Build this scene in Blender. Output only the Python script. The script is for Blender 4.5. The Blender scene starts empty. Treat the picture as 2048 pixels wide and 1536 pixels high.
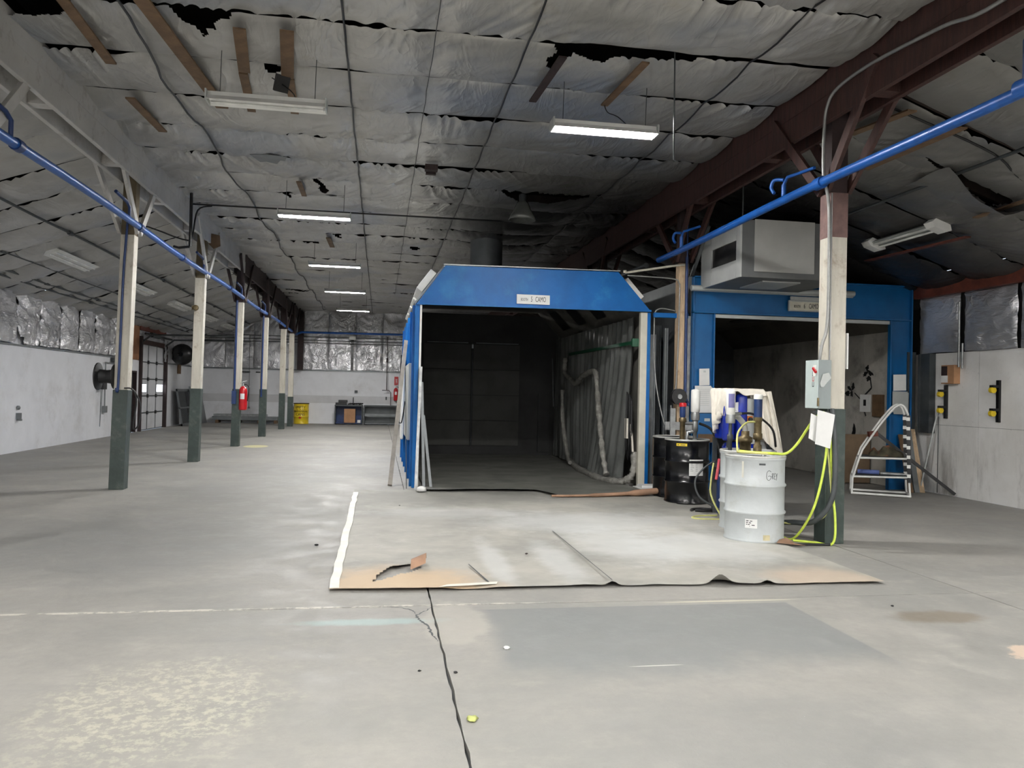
import bpy, math, random
import numpy as np
from mathutils import Vector, Matrix

# ------------------------------------------------------------------ camera, world, exposure
SC = bpy.context.scene
COL = SC.collection
random.seed(7)
FPX, IW, IH, EYE = 1580.0, 2048.0, 1536.0, 1.6
YAW, PITCH, ROLL = 0.1655, 0.0115, 0.0215
cd = bpy.data.cameras.new('camera'); cam = bpy.data.objects.new('camera', cd); COL.objects.link(cam)
_f = Vector((math.sin(YAW) * math.cos(PITCH), math.cos(YAW) * math.cos(PITCH), math.sin(PITCH)))
_r = Vector((math.cos(YAW), -math.sin(YAW), 0)); _u = _r.cross(_f)
_r2 = _r * math.cos(ROLL) + _u * math.sin(ROLL); _u2 = -_r * math.sin(ROLL) + _u * math.cos(ROLL)
cam.matrix_world = Matrix(((_r2.x, _u2.x, -_f.x, 0), (_r2.y, _u2.y, -_f.y, 0), (_r2.z, _u2.z, -_f.z, EYE), (0, 0, 0, 1)))
cd.sensor_width = 36.0; cd.lens = 36.0 * FPX / IW; cd.clip_start = 0.05; cd.clip_end = 200
SC.camera = cam
w = bpy.data.worlds.new('world'); SC.world = w; w.use_nodes = True
w.node_tree.nodes['Background'].inputs[0].default_value = (0.75, 0.85, 1, 1)
w.node_tree.nodes['Background'].inputs[1].default_value = 1.0
SC.view_settings.view_transform = 'Standard'; SC.view_settings.look = 'None'
SC.view_settings.gamma = 1.0; SC.view_settings.use_curve_mapping = False
SC.view_settings.exposure = 1.18
TUBE = 300.0            # radiance of a lit fluorescent tube
SC.cycles.max_bounces = 6; SC.cycles.diffuse_bounces = 4; SC.cycles.glossy_bounces = 3
SC.cycles.sample_clamp_indirect = 6.0; SC.cycles.use_denoising = True
SC.cycles.caustics_reflective = False; SC.cycles.caustics_refractive = False

# ------------------------------------------------------------------ material helpers
_mats = {}
def srgb(c):
    return tuple(((x / 255.0) / 12.92 if x / 255.0 <= 0.04045 else ((x / 255.0 + 0.055) / 1.055) ** 2.4) for x in c)
class NT:
    def __init__(s, name):
        s.m = bpy.data.materials.new(name); s.m.use_nodes = True
        s.t = s.m.node_tree; s.b = s.t.nodes['Principled BSDF']; s.tc = s.t.nodes.new('ShaderNodeTexCoord')
        s.pos = s.tc.outputs['Object']
    def n(s, typ, **kw):
        nd = s.t.nodes.new(typ)
        for k, v in kw.items(): setattr(nd, k, v)
        return nd
    def link(s, a, b): s.t.links.new(a, b)
    def noise(s, scale, detail=3, rough=0.55, vec=None, dist=0.0):
        nd = s.n('ShaderNodeTexNoise'); nd.inputs['Scale'].default_value = scale
        nd.inputs['Detail'].default_value = detail; nd.inputs['Roughness'].default_value = rough
        nd.inputs['Distortion'].default_value = dist
        s.link(vec or s.pos, nd.inputs['Vector']); return nd.outputs['Fac']
    def mapr(s, v, a, b, c=0.0, d=1.0, smooth=True):
        nd = s.n('ShaderNodeMapRange'); nd.clamp = True
        if smooth: nd.interpolation_type = 'SMOOTHSTEP'
        s.link(v, nd.inputs[0])
        for i, x in enumerate((a, b, c, d)): nd.inputs[i + 1].default_value = x
        return nd.outputs[0]
    def math(s, op, a, b=None):
        nd = s.n('ShaderNodeMath', operation=op)
        for i, x in enumerate((a, b)):
            if x is None: continue
            if hasattr(x, 'is_linked') or hasattr(x, 'links'): s.link(x, nd.inputs[i])
            else: nd.inputs[i].default_value = x
        return nd.outputs[0]
    def mix(s, f, a, b):
        nd = s.n('ShaderNodeMixRGB')
        for i, x in enumerate((f, a, b)):
            if isinstance(x, (int, float)): nd.inputs[i].default_value = x
            elif isinstance(x, tuple): nd.inputs[i].default_value = (*x, 1)
            else: s.link(x, nd.inputs[i])
        return nd.outputs[0]
    def scaled(s, sc):
        nd = s.n('ShaderNodeMapping'); nd.inputs['Scale'].default_value = sc
        s.link(s.pos, nd.inputs[0]); return nd.outputs[0]
    def bump(s, h, strength, dist=0.02):
        nd = s.n('ShaderNodeBump'); nd.inputs['Strength'].default_value = strength
        nd.inputs['Distance'].default_value = dist; s.link(h, nd.inputs['Height'])
        s.link(nd.outputs[0], s.b.inputs['Normal'])
    def col(s, c):
        if isinstance(c, tuple): s.b.inputs['Base Color'].default_value = (*c, 1)
        else: s.link(c, s.b.inputs['Base Color'])
    def spot(s, cx, cy, rx, ry, soft=0.35, nscale=2.0, namt=0.5):
        """a stain with an irregular outline lying on the floor around (cx, cy)"""
        mp = s.n('ShaderNodeMapping'); s.link(s.pos, mp.inputs[0])
        mp.inputs['Location'].default_value = (-cx / rx, -cy / ry, 0); mp.inputs['Scale'].default_value = (1 / rx, 1 / ry, 0)
        ln = s.n('ShaderNodeVectorMath', operation='LENGTH'); s.link(mp.outputs[0], ln.inputs[0])
        nz = s.noise(nscale, 5, 0.65)
        d = s.math('ADD', ln.outputs['Value'], s.math('MULTIPLY', s.math('SUBTRACT', nz, 0.5), namt * 2))
        return s.mapr(d, 1 + soft, 1 - soft)

def M(name, rgb, rough=0.6, metal=0.0, var=0.12, vs=3.0, bump=0.0, bs=20.0, dirt=None, spec=None, emit=None, stretch=None, coat=0):
    if name in _mats: return _mats[name]
    s = NT(name); c = srgb(rgb)
    vec = s.scaled(stretch) if stretch else None
    f = s.noise(vs, 4, 0.6, vec)
    dk = tuple(x * (1 - var * 2) for x in c); lt = tuple(min(1, x * (1 + var)) for x in c)
    base = s.mix(s.mapr(f, 0.3, 0.7), dk, lt)
    if dirt:
        dc, amt, dsc = dirt
        g = s.noise(dsc, 6, 0.7)
        base = s.mix(s.mapr(g, 0.5, 0.72, 0, amt), base, srgb(dc))
    s.col(base); s.b.inputs['Roughness'].default_value = rough; s.b.inputs['Metallic'].default_value = metal
    if spec is not None: s.b.inputs['Specular IOR Level'].default_value = spec
    if coat: s.b.inputs['Coat Weight'].default_value = coat
    if bump: s.bump(s.noise(bs, 4, 0.6, vec), bump)
    if emit:
        s.b.inputs['Emission Color'].default_value = (*emit[0], 1); s.b.inputs['Emission Strength'].default_value = emit[1]
    _mats[name] = s.m; return s.m

def foil_mat(name, rgb, metal, rough, bsc, bst, blue=0.0, grime_shade=False):
    s = NT(name); c = srgb(rgb)
    f = s.noise(0.9, 5, 0.6)
    base = s.mix(s.mapr(f, 0.3, 0.7), tuple(x * 0.72 for x in c), c)
    if blue:
        b = s.mapr(s.noise(0.45, 3, 0.5), 0.52, 0.66, 0, blue)
        base = s.mix(b, base, srgb((116, 130, 152)))
    y = s.mapr(s.noise(1.7, 4, 0.6), 0.6, 0.75, 0, 0.35)
    base = s.mix(y, base, srgb((168, 160, 138)))
    if grime_shade:
        # overspray dirt plus low light painted into the foil over and behind the booths
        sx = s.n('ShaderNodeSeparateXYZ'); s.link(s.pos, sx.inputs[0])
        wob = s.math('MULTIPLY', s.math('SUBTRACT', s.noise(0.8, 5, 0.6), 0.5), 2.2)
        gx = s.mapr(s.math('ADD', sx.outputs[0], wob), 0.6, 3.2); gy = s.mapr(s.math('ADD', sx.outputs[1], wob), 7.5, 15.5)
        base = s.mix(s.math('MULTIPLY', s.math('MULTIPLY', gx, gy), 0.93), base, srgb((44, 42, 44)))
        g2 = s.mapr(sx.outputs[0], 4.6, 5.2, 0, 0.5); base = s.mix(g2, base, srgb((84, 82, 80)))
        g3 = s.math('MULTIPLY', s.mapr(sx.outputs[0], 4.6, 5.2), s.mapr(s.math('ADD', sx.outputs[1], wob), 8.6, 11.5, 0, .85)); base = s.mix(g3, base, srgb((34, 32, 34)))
    s.col(base); s.b.inputs['Metallic'].default_value = metal; s.b.inputs['Roughness'].default_value = rough
    mp = s.n('ShaderNodeMapping'); mp.inputs['Rotation'].default_value = (0.2, 0.3, 0.6); mp.inputs['Scale'].default_value = (1.0, 0.38, 1.0)
    s.link(s.pos, mp.inputs[0])
    n1 = s.noise(bsc, 3, 0.5, mp.outputs[0], 1.1)
    r = s.math('POWER', s.math('ABSOLUTE', s.math('SUBTRACT', n1, 0.5)), 0.7)
    n3 = s.noise(bsc * 2.7, 3, 0.55, mp.outputs[0], 0.8)
    r3 = s.math('ABSOLUTE', s.math('SUBTRACT', n3, 0.5))
    patchy = s.mapr(s.noise(1.1, 3), 0.4, 0.65, 0.15, 1.0)
    s.bump(s.math('ADD', s.math('MULTIPLY', s.math('MULTIPLY', r, patchy), -1.6), s.math('MULTIPLY', r3, -0.5)), bst, 0.06)
    return s.m

# ------------------------------------------------------------------ mesh builder
def perp(d):
    d = Vector(d).normalized(); a = Vector((0, 0, 1)) if abs(d.z) < 0.9 else Vector((1, 0, 0))
    u = d.cross(a).normalized(); return u, d.cross(u).normalized()
class MB:
    def __init__(s): s.v = []; s.f = []; s.sm = []
    def add(s, vs, fs, smooth=False):
        o = len(s.v); s.v += [tuple(v) for v in vs]
        for f in fs: s.f.append(tuple(i + o for i in f)); s.sm.append(smooth)
        return s
    def box(s, x0, x1, y0, y1, z0, z1, T=None):
        vs = [Vector(p) for p in ((x0, y0, z0), (x1, y0, z0), (x1, y1, z0), (x0, y1, z0), (x0, y0, z1), (x1, y0, z1), (x1, y1, z1), (x0, y1, z1))]
        if T: vs = [T @ v for v in vs]
        return s.add(vs, [(0, 3, 2, 1), (4, 5, 6, 7), (0, 1, 5, 4), (1, 2, 6, 5), (2, 3, 7, 6), (3, 0, 4, 7)])
    def bar(s, a, b, wd, ht, up=None):
        """rectangular bar from a to b"""
        a = Vector(a); b = Vector(b); d = (b - a).normalized()
        if up is None: up = Vector((0, 0, 1)) if abs(d.z) < 0.95 else Vector((0, 1, 0))
        sd = d.cross(Vector(up)).normalized(); upv = sd.cross(d).normalized()
        vs = []
        for p in (a, b):
            for i, j in ((-1, -1), (1, -1), (1, 1), (-1, 1)): vs.append(p + sd * wd / 2 * i + upv * ht / 2 * j)
        return s.add(vs, [(3, 2, 1, 0), (4, 5, 6, 7), (0, 1, 5, 4), (1, 2, 6, 5), (2, 3, 7, 6), (3, 0, 4, 7)])
    def tube(s, pts, r, seg=8, caps=True, closed=False):
        pts = [Vector(p) for p in pts]; n = len(pts); rr = r if isinstance(r, (list, tuple)) else [r] * n
        u, v = perp(pts[1] - pts[0]); vs = []
        for i, p in enumerate(pts):
            d = (pts[min(i + 1, n - 1)] - pts[max(i - 1, 0)]).normalized()
            u = (u - d * u.dot(d)).normalized(); v = d.cross(u)
            for k in range(seg):
                a = 2 * math.pi * k / seg; vs.append(p + (u * math.cos(a) + v * math.sin(a)) * rr[i])
        fs = [(i * seg + k, i * seg + (k + 1) % seg, (i + 1) * seg + (k + 1) % seg, (i + 1) * seg + k) for i in range(n - 1) for k in range(seg)]
        s.add(vs, fs, True)
        if caps: s.add([vs[k] for k in range(seg)], [tuple(range(seg))[::-1]]); s.add([vs[(n - 1) * seg + k] for k in range(seg)], [tuple(range(seg))])
        return s
    def lathe(s, prof, c=(0, 0, 0), seg=32, axis='z', cap=True, smooth=True):
        vs = []
        for (r, h) in prof:
            for k in range(seg):
                a = 2 * math.pi * k / seg; x, y = r * math.cos(a), r * math.sin(a)
                p = (x, y, h) if axis == 'z' else ((h, x, y) if axis == 'x' else (x, h, y))
                vs.append((p[0] + c[0], p[1] + c[1], p[2] + c[2]))
        n = len(prof)
        fs = [(i * seg + k, i * seg + (k + 1) % seg, (i + 1) * seg + (k + 1) % seg, (i + 1) * seg + k) for i in range(n - 1) for k in range(seg)]
        s.add(vs, fs, smooth)
        if cap: s.add(vs[:seg], [tuple(range(seg))[::-1]]); s.add(vs[(n - 1) * seg:], [tuple(range(seg))])
        return s
    def prism(s, poly, y0, y1, axis='y'):
        """polygon given in x,z extruded along y (or in y,z along x, or x,y along z)"""
        P = {'y': lambda a, b, t: (a, t, b), 'x': lambda a, b, t: (t, a, b), 'z': lambda a, b, t: (a, b, t)}[axis]
        n = len(poly); vs = [P(a, b, y0) for a, b in poly] + [P(a, b, y1) for a, b in poly]
        return s.add(vs, [tuple(range(n)), tuple(range(2 * n - 1, n - 1, -1))] + [(i, i + n, (i + 1) % n + n, (i + 1) % n) for i in range(n)])
    def build(s, name, mat, parent=None, bevel=0, off=None):
        me = bpy.data.meshes.new(name)
        o = off if off is not None else (root_loc(parent) if parent else Vector((0, 0, 0)))
        me.from_pydata([(v[0] - o[0], v[1] - o[1], v[2] - o[2]) for v in s.v], [], s.f)
        me.polygons.foreach_set('use_smooth', s.sm); me.materials.append(mat); me.update()
        ob = bpy.data.objects.new(name, me); COL.objects.link(ob)
        if parent: ob.parent = parent
        if off is not None: ob.location = off
        if bevel:
            b = ob.modifiers.new('bevel', 'BEVEL'); b.width = bevel; b.segments = 2; b.limit_method = 'ANGLE'
        return ob
def root_loc(p):
    while p.parent: p = p.parent
    return p.location.copy()
def tag(o, label=None, cat=None, group=None, kind=None):
    if label: o['label'] = label
    if cat: o['category'] = cat
    if group: o['group'] = group
    if kind: o['kind'] = kind
    return o
def thing(name, loc, label, cat, group=None):
    o = bpy.data.objects.new(name, None); COL.objects.link(o); o.location = Vector(loc); o.empty_display_size = 0.1
    return tag(o, label, cat, group)
def struct(name, mb, mat, **k): return tag(mb.build(name, mat, **k), kind='structure')
def clone(root, loc, label, rotz=None, group=None):
    r = root.copy(); COL.objects.link(r); r.location = loc
    if rotz is not None: r.rotation_euler = (0, 0, rotz)
    r['label'] = label
    if group: r['group'] = group
    for ch in list(root.children):
        c = ch.copy(); COL.objects.link(c); c.parent = r
        for g in list(ch.children):
            d = g.copy(); COL.objects.link(d); d.parent = c
    return r
def smoothpath(pts, n=6):
    pts = [Vector(p) for p in pts]; out = []
    P = [pts[0]] + pts + [pts[-1]]
    for i in range(1, len(P) - 2):
        a, b, c, d = P[i - 1], P[i], P[i + 1], P[i + 2]
        for k in range(n):
            t = k / n
            out.append(0.5 * ((2 * b) + (c - a) * t + (2 * a - 5 * b + 4 * c - d) * t * t + (-a + 3 * b - 3 * c + d) * t ** 3))
    out.append(pts[-1]); return out
def text_mb(body, size, fn, extrude=0.0015, sx=1.0):
    """flat lettering as a mesh; fn maps (x along the line, y up, depth) to a point"""
    cu = bpy.data.curves.new('t', 'FONT'); cu.body = body; cu.size = size; cu.extrude = extrude
    cu.align_x = 'CENTER'; cu.align_y = 'CENTER'; cu.resolution_u = 2
    ob = bpy.data.objects.new('t', cu); COL.objects.link(ob)
    dg = bpy.context.evaluated_depsgraph_get(); me = ob.evaluated_get(dg).to_mesh()
    mb = MB(); mb.add([fn(v.co.x * sx, v.co.y, v.co.z) for v in me.vertices], [tuple(p.vertices) for p in me.polygons])
    ob.evaluated_get(dg).to_mesh_clear(); bpy.data.objects.remove(ob); bpy.data.curves.remove(cu)
    return mb

# numpy value noise
def _h(ix, iy, seed):
    n = (ix.astype(np.int64) * 374761393 + iy.astype(np.int64) * 668265263 + seed * 974634777) & 0x7fffffff
    n = ((n ^ (n >> 13)) * 1274126177) & 0x7fffffff
    return ((n ^ (n >> 16)) & 0xffff) / 65535.0
def vn(x, y, seed=0):
    ix = np.floor(x); iy = np.floor(y); fx = x - ix; fy = y - iy
    fx = fx * fx * (3 - 2 * fx); fy = fy * fy * (3 - 2 * fy)
    a = _h(ix, iy, seed); b = _h(ix + 1, iy, seed); c = _h(ix, iy + 1, seed); d = _h(ix + 1, iy + 1, seed)
    return (a * (1 - fx) + b * fx) * (1 - fy) + (c * (1 - fx) + d * fx) * fy
def grid_obj(name, Pts, mat, parent=None, keep=None, smooth=True):
    ny, nx = Pts.shape[:2]; o = root_loc(parent) if parent else Vector((0, 0, 0))
    vs = (Pts.reshape(-1, 3) - np.array(o)); idx = np.arange(nx * ny).reshape(ny, nx)
    q = np.stack([idx[:-1, :-1], idx[:-1, 1:], idx[1:, 1:], idx[1:, :-1]], -1).reshape(-1, 4)
    if keep is not None: q = q[keep.reshape(-1)]
    me = bpy.data.meshes.new(name); me.from_pydata(vs.tolist(), [], q.tolist())
    me.polygons.foreach_set('use_smooth', [smooth] * len(me.polygons)); me.materials.append(mat); me.update()
    ob = bpy.data.objects.new(name, me); COL.objects.link(ob)
    if parent: ob.parent = parent
    return ob
def inpoly(x, y, poly):
    r = np.zeros(x.shape, bool); n = len(poly)
    for i in range(n):
        x0, y0 = poly[i]; x1, y1 = poly[(i + 1) % n]
        c = ((y0 > y) != (y1 > y)) & (x < (x1 - x0) * (y - y0) / ((y1 - y0) + 1e-12) + x0); r ^= c
    return r

# ------------------------------------------------------------------ dimensions
XL, XR, YN, YF = -8.2, 9.7, -7.0, 37.5       # inner faces of the walls
CL, CR = -3.85, 5.02                         # the two column rows
ZC = 5.3                                     # foil height over the middle bay
def roof(x):
    x = np.asarray(x, float)
    return np.where(x < CL, ZC - (CL - x) * 0.368, np.where(x > CR, ZC - (x - CR) * 0.351, ZC))

# ------------------------------------------------------------------ materials
def floor_mat():
    s = NT('concrete_floor')
    n1 = s.noise(0.55, 5, 0.6); n2 = s.noise(2.6, 6, 0.7); n3 = s.noise(11, 5, 0.7)
    c = s.mix(s.mapr(n1, 0.3, 0.7), srgb((138, 137, 133)), srgb((156, 153, 147)))
    c = s.mix(s.mapr(n2, 0.45, 0.75, 0, 0.6), c, srgb((168, 165, 158)))
    c = s.mix(s.mapr(n3, 0.35, 0.75, 0, 0.3), c, srgb((130, 129, 126)))
    # streaks left by traffic, along the hall
    st = s.noise(1.0, 5, 0.6, s.scaled((0.45, 3.0, 1)))
    c = s.mix(s.mapr(st, 0.5, 0.8, 0, 0.35), c, srgb((128, 129, 128)))
    # repainted greyer patch in front of the booth
    sx = s.n('ShaderNodeSeparateXYZ'); s.link(s.pos, sx.inputs[0])
    ex = s.math('ADD', sx.outputs[0], s.math('MULTIPLY', s.math('SUBTRACT', s.noise(1.2, 4), 0.5), 0.25))
    ey = s.math('ADD', sx.outputs[1], s.math('MULTIPLY', s.math('SUBTRACT', s.noise(0.9, 5, 0.7), 0.5), 1.3))
    a = s.math('MULTIPLY', s.mapr(ex, 0.72, 0.86), s.mapr(sx.outputs[0], 3.2, 3.17))
    b = s.math('MULTIPLY', s.mapr(ey, 4.15, 4.75), s.mapr(sx.outputs[1], 5.8, 5.78))
    c = s.mix(s.math('MULTIPLY', s.math('MULTIPLY', a, b), 0.7), c, srgb((120, 123, 124)))
    spk = s.mapr(s.noise(16, 5, 0.75), 0.46, 0.6, 0.15, 1.0)
    c = s.mix(s.math('MULTIPLY', s.math('MULTIPLY', s.spot(-1.05, 4.2, 0.55, 0.62, 0.4, 3.0, 0.7), spk), 0.5), c, srgb((200, 195, 174)))
    c = s.mix(s.math('MULTIPLY', s.spot(4.15, 5.3, 0.34, 0.16, 0.3, 5, 0.5), 0.7), c, srgb((120, 110, 96)))
    c = s.mix(s.math('MULTIPLY', s.spot(4.35, 4.45, 0.32, 0.2, 0.1, 6, 0.6), 0.9), c, srgb((196, 176, 158)))
    c = s.mix(s.math('MULTIPLY', s.spot(4.3, 4.15, 0.25, 0.12, 0.1, 5, 0.5), 0.7), c, srgb((126, 116, 116)))
    c = s.mix(s.math('MULTIPLY', s.spot(0.0, 5.55, 0.45, 0.07, 0.5, 6, 0.6), 0.45), c, srgb((160, 190, 192)))
    c = s.mix(s.math('MULTIPLY', s.spot(-3.3, 22.4, 0.32, 0.5, 0.1, 1, 0.1), 0.8), c, srgb((206, 200, 150)))
    c = s.mix(s.math('MULTIPLY', s.spot(0.55, 5.5, 0.22, 0.5, 0.2, 4, 0.5), 0.5), c, srgb((176, 172, 162)))
    jr = s.mapr(s.noise(9, 4, .7), .42, .6)
    c = s.mix(s.math('MULTIPLY', s.math('MULTIPLY', s.spot(-1.0, 5.95, 2.2, 0.022, 0.4, 8, 0.5), jr), 0.8), c, srgb((205, 200, 190)))
    c = s.mix(s.math('MULTIPLY', s.spot(2.75, 5.87, 0.55, 0.016, 0.2, 3, 0.2), 0.8), c, srgb((206, 200, 178)))
    c = s.mix(s.math('MULTIPLY', s.spot(1.66, 4.5, 0.16, 0.007, 0.2, 6, 0.2), 0.8), c, srgb((210, 208, 200)))
    c = s.mix(s.math('MULTIPLY', s.spot(-2.5, 8.5, 1.8, 1.6, 0.5, .7, 0.8), 0.35), c, srgb((108, 110, 112)))
    c = s.mix(s.math('MULTIPLY', s.spot(-1.8, 13.0, 1.5, 3.6, 0.5, .5, 0.8), 0.4), c, srgb((112, 112, 110)))
    c = s.mix(s.math('MULTIPLY', s.spot(2.0, 3.5, 1.0, 0.6, 0.5, 1.2, 0.8), 0.35), c, srgb((122, 122, 122)))
    sp = s.noise(55, 3, 0.8)
    c = s.mix(s.mapr(sp, 0.7, 0.76, 0, 0.6), c, srgb((206, 204, 196)))
    c = s.mix(s.mapr(sp, 0.3, 0.25, 0, 0.5), c, srgb((96, 94, 90)))
    s.col(c); s.link(s.mapr(n2, 0.3, 0.7, 0.52, 0.75), s.b.inputs['Roughness'])
    s.b.inputs['Specular IOR Level'].default_value = 0.35
    s.bump(s.math('ADD', n3, s.math('MULTIPLY', s.noise(60, 3, 0.7), 0.3)), 0.22, 0.01)
    return s.m
def paper_mat():
    s = NT('masking_paper')
    n1 = s.noise(0.8, 5, 0.65); n2 = s.noise(3, 6, 0.7)
    c = s.mix(s.mapr(n1, 0.3, 0.7), srgb((142, 141, 135)), srgb((172, 169, 160)))
    c = s.mix(s.mapr(n2, 0.5, 0.75, 0, 0.5), c, srgb((186, 184, 177)))
    c = s.mix(s.math('MULTIPLY', s.spot(0.15, 6.35, 0.75, 0.75, 0.35, 2, 0.6), 0.9), c, srgb((196, 172, 142)))
    c = s.mix(s.math('MULTIPLY', s.spot(3.9, 6.35, 0.5, 0.55, 0.4, 2, 0.6), 0.7), c, srgb((190, 172, 152)))
    # pale overspray left in broad diagonal strokes
    for cx, cy, rx, ry in ((1.1, 7.4, 0.12, 0.9), (1.7, 7.3, 0.16, 0.9), (2.6, 8.2, 0.5, 1.0), (2.6, 9.6, 1.3, 0.7), (1.0, 10.4, 0.9, 0.4), (3.4, 8.0, 0.7, 0.8)):
        c = s.mix(s.math('MULTIPLY', s.spot(cx, cy, rx, ry, 0.5, 2.5, 0.7), 0.5), c, srgb((200, 202, 201)))
    c = s.mix(s.math('MULTIPLY', s.spot(1.0, 12.0, 1.6, 0.9, 0.4, 1, 0.6), 0.55), c, srgb((112, 112, 108)))
    c = s.mix(s.math('MULTIPLY', s.spot(0.5, 10.0, 1.0, 0.7, 0.4, 1.5, 0.7), 0.4), c, srgb((134, 133, 128)))
    s.col(c); s.b.inputs['Roughness'].default_value = 0.7; s.bump(n2, 0.15, 0.02); return s.m
def wood_wall_mat():
    s = NT('soot_stained_white_wall')
    c = s.mix(s.mapr(s.noise(1.5, 5, 0.6), 0.3, 0.7), srgb((220, 218, 214)), srgb((234, 233, 231)))
    v = s.scaled((1, 1, 0.25))
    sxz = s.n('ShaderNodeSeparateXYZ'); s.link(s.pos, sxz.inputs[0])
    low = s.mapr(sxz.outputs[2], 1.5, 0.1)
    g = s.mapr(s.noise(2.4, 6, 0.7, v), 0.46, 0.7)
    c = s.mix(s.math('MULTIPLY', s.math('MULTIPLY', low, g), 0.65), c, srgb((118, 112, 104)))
    c = s.mix(s.mapr(s.noise(9, 5, 0.7), 0.6, 0.8, 0, 0.4), c, srgb((120, 114, 108)))
    s.col(c); s.b.inputs['Roughness'].default_value = 0.75; s.bump(s.noise(30, 4), 0.15); return s.m

m_floor = floor_mat(); m_paper = paper_mat(); m_soot = wood_wall_mat()
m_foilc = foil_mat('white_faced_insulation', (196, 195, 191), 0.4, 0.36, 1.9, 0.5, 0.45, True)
m_foilw = foil_mat('silver_foil_insulation', (236, 236, 240), 0.7, 0.3, 3.5, 0.9)
m_white = M('white_wall_paint', (232, 233, 237), 0.6, 0, 0.02, 2.0, 0.1, 40, dirt=((190, 188, 186), 0.4, 0.9))
m_dark = M('black_void', (16, 15, 17), 0.9)
m_purlin = M('dark_purlin', (52, 42, 38), 0.75, 0, 0.15, 6)
m_brown = M('brown_stained_timber', (66, 40, 35), 0.65, 0, 0.2, 4, 0.3, 14, stretch=(5, 5, 0.6))
m_dkbrown = M('dark_brown_timber', (48, 34, 34), 0.7, 0, 0.2, 4, 0.3, 14)
m_cream = M('cream_painted_timber', (196, 191, 178), 0.55, 0, 0.06, 3, 0.15, 12, dirt=((132, 110, 88), 0.6, 5), stretch=(4, 4, 0.5))
m_greywhite = M('grey_white_painted_timber', (196, 194, 190), 0.55, 0, 0.06, 2, 0.1, 10, dirt=((120, 112, 104), 0.5, 4))
m_green = M('dark_green_paint', (54, 66, 62), 0.5, 0, 0.12, 5, 0.2, 15, dirt=((110, 112, 104), 0.35, 6))
m_tan = M('tan_bare_board', (112, 88, 64), 0.7, 0, 0.14, 5, 0.2, 20)
m_pine = M('raw_pine', (204, 178, 146), 0.65, 0, 0.12, 4, 0.3, 12, dirt=((120, 84, 56), 0.6, 4), stretch=(5, 5, 0.6))
m_bluepipe = M('blue_pipe_paint', (22, 84, 162), 0.35, 0.1, 0.08, 8, 0, 10)
m_bluedk = M('dark_blue_paint', (28, 54, 104), 0.4, 0, 0.1, 8)
m_blue = M('blue_booth_paint', (4, 96, 168), 0.45, 0.0, 0.07, 2.5, 0.08, 20, dirt=((46, 138, 194), 0.5, 1.1), spec=.3)
m_blue6 = M('blue_second_booth_paint', (8, 92, 150), 0.42, 0.0, 0.08, 2.5, 0.06, 20)
m_white2 = M('white_enamel', (232, 232, 228), 0.4, 0, 0.03)
m_grey = M('grey_sheet_steel', (126, 130, 132), 0.45, 0.4, 0.08, 3)
m_ltgrey = M('pale_grey_steel', (186, 190, 188), 0.4, 0.2, 0.05, 3)
m_galv = M('galvanised_steel', (158, 160, 160), 0.4, 0.6, 0.12, 9)
m_dkgrey = M('dark_grey_steel', (72, 76, 78), 0.5, 0.3, 0.12, 4)
m_black = M('black_paint', (20, 20, 22), 0.35, 0, 0.1, 5)
m_rubber = M('black_rubber', (26, 26, 28), 0.6, 0, 0.1, 8)
m_conduit = M('grey_conduit', (150, 150, 148), 0.4, 0.5, 0.08, 8)
m_boothin = M('overspray_coated_booth_lining', (124, 122, 116), 0.7, 0, 0.15, 1.2, 0.1, 12, dirt=((96, 94, 90), 0.6, 1.5))
m_boothdk = M('grey_booth_door', (50, 50, 50), 0.7, 0, 0.15, 1.5, dirt=((50, 50, 50), 0.5, 2))
m_paperw = M('white_paper', (226, 226, 224), 0.7, 0, 0.03, 4, spec=0.2)
m_tapew = M('white_tape', (220, 218, 206), 0.6, 0, 0.06, 6)
m_ink = M('black_ink', (22, 22, 24), 0.6)
m_card = M('cardboard', (178, 134, 98), 0.75, 0, 0.08, 4)
m_kraft = M('kraft_paper', (162, 128, 104), 0.75, 0, 0.12, 4, 0.2, 12)
m_red = M('red_enamel', (188, 26, 34), 0.3, 0, 0.06)
m_yellow = M('yellow_enamel', (226, 196, 40), 0.4, 0, 0.06, 4)
m_hosey = M('yellow_hose', (206, 226, 88), 0.45, 0, 0.08, 10)
m_hosep = M('pale_yellow_hose', (206, 206, 130), 0.5, 0, 0.08, 10)
m_cloth = M('white_cotton_cloth', (226, 220, 208), 0.85, 0, 0.06, 5, 0.3, 40)
m_cobalt = M('cobalt_blue_enamel', (22, 44, 150), 0.25, 0, 0.08, 5)
m_orange = M('orange_plastic', (226, 120, 30), 0.4)
m_brass = M('tarnished_brass', (126, 112, 84), 0.45, 0.7, 0.15, 20)
m_drumw = M('white_drum_paint', (186, 191, 192), 0.38, 0, 0.04, 3, 0.08, 30, dirt=((150, 150, 140), 0.5, 3))
m_drumb = M('black_drum_paint', (12, 13, 17), 0.22, 0, 0.1, 3)
m_rim = M('pale_drum_rim', (196, 196, 192), 0.4, 0.3, 0.06)
m_plastic = M('dirty_plastic_sheeting', (120, 122, 120), 0.28, 0, 0.2, 1.2, 0.25, 9, dirt=((60, 62, 62), 0.6, 2), stretch=(1, 3, 0.4))
m_wrap = M('crumpled_plastic_wrap', (150, 148, 142), 0.35, 0, 0.2, 9, 0.8, 26)
m_greenp = M('green_rail_paint', (36, 92, 66), 0.4)
m_rust = M('rusty_red_timber', (104, 52, 38), 0.65, 0, 0.2, 5)
m_tube_on = M('lit_fluorescent_tube', (255, 255, 255), 0.5, 0, 0, emit=((1.0, 0.985, 0.955), TUBE))
m_tube_off = M('unlit_fluorescent_tube', (228, 228, 224), 0.3)
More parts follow.
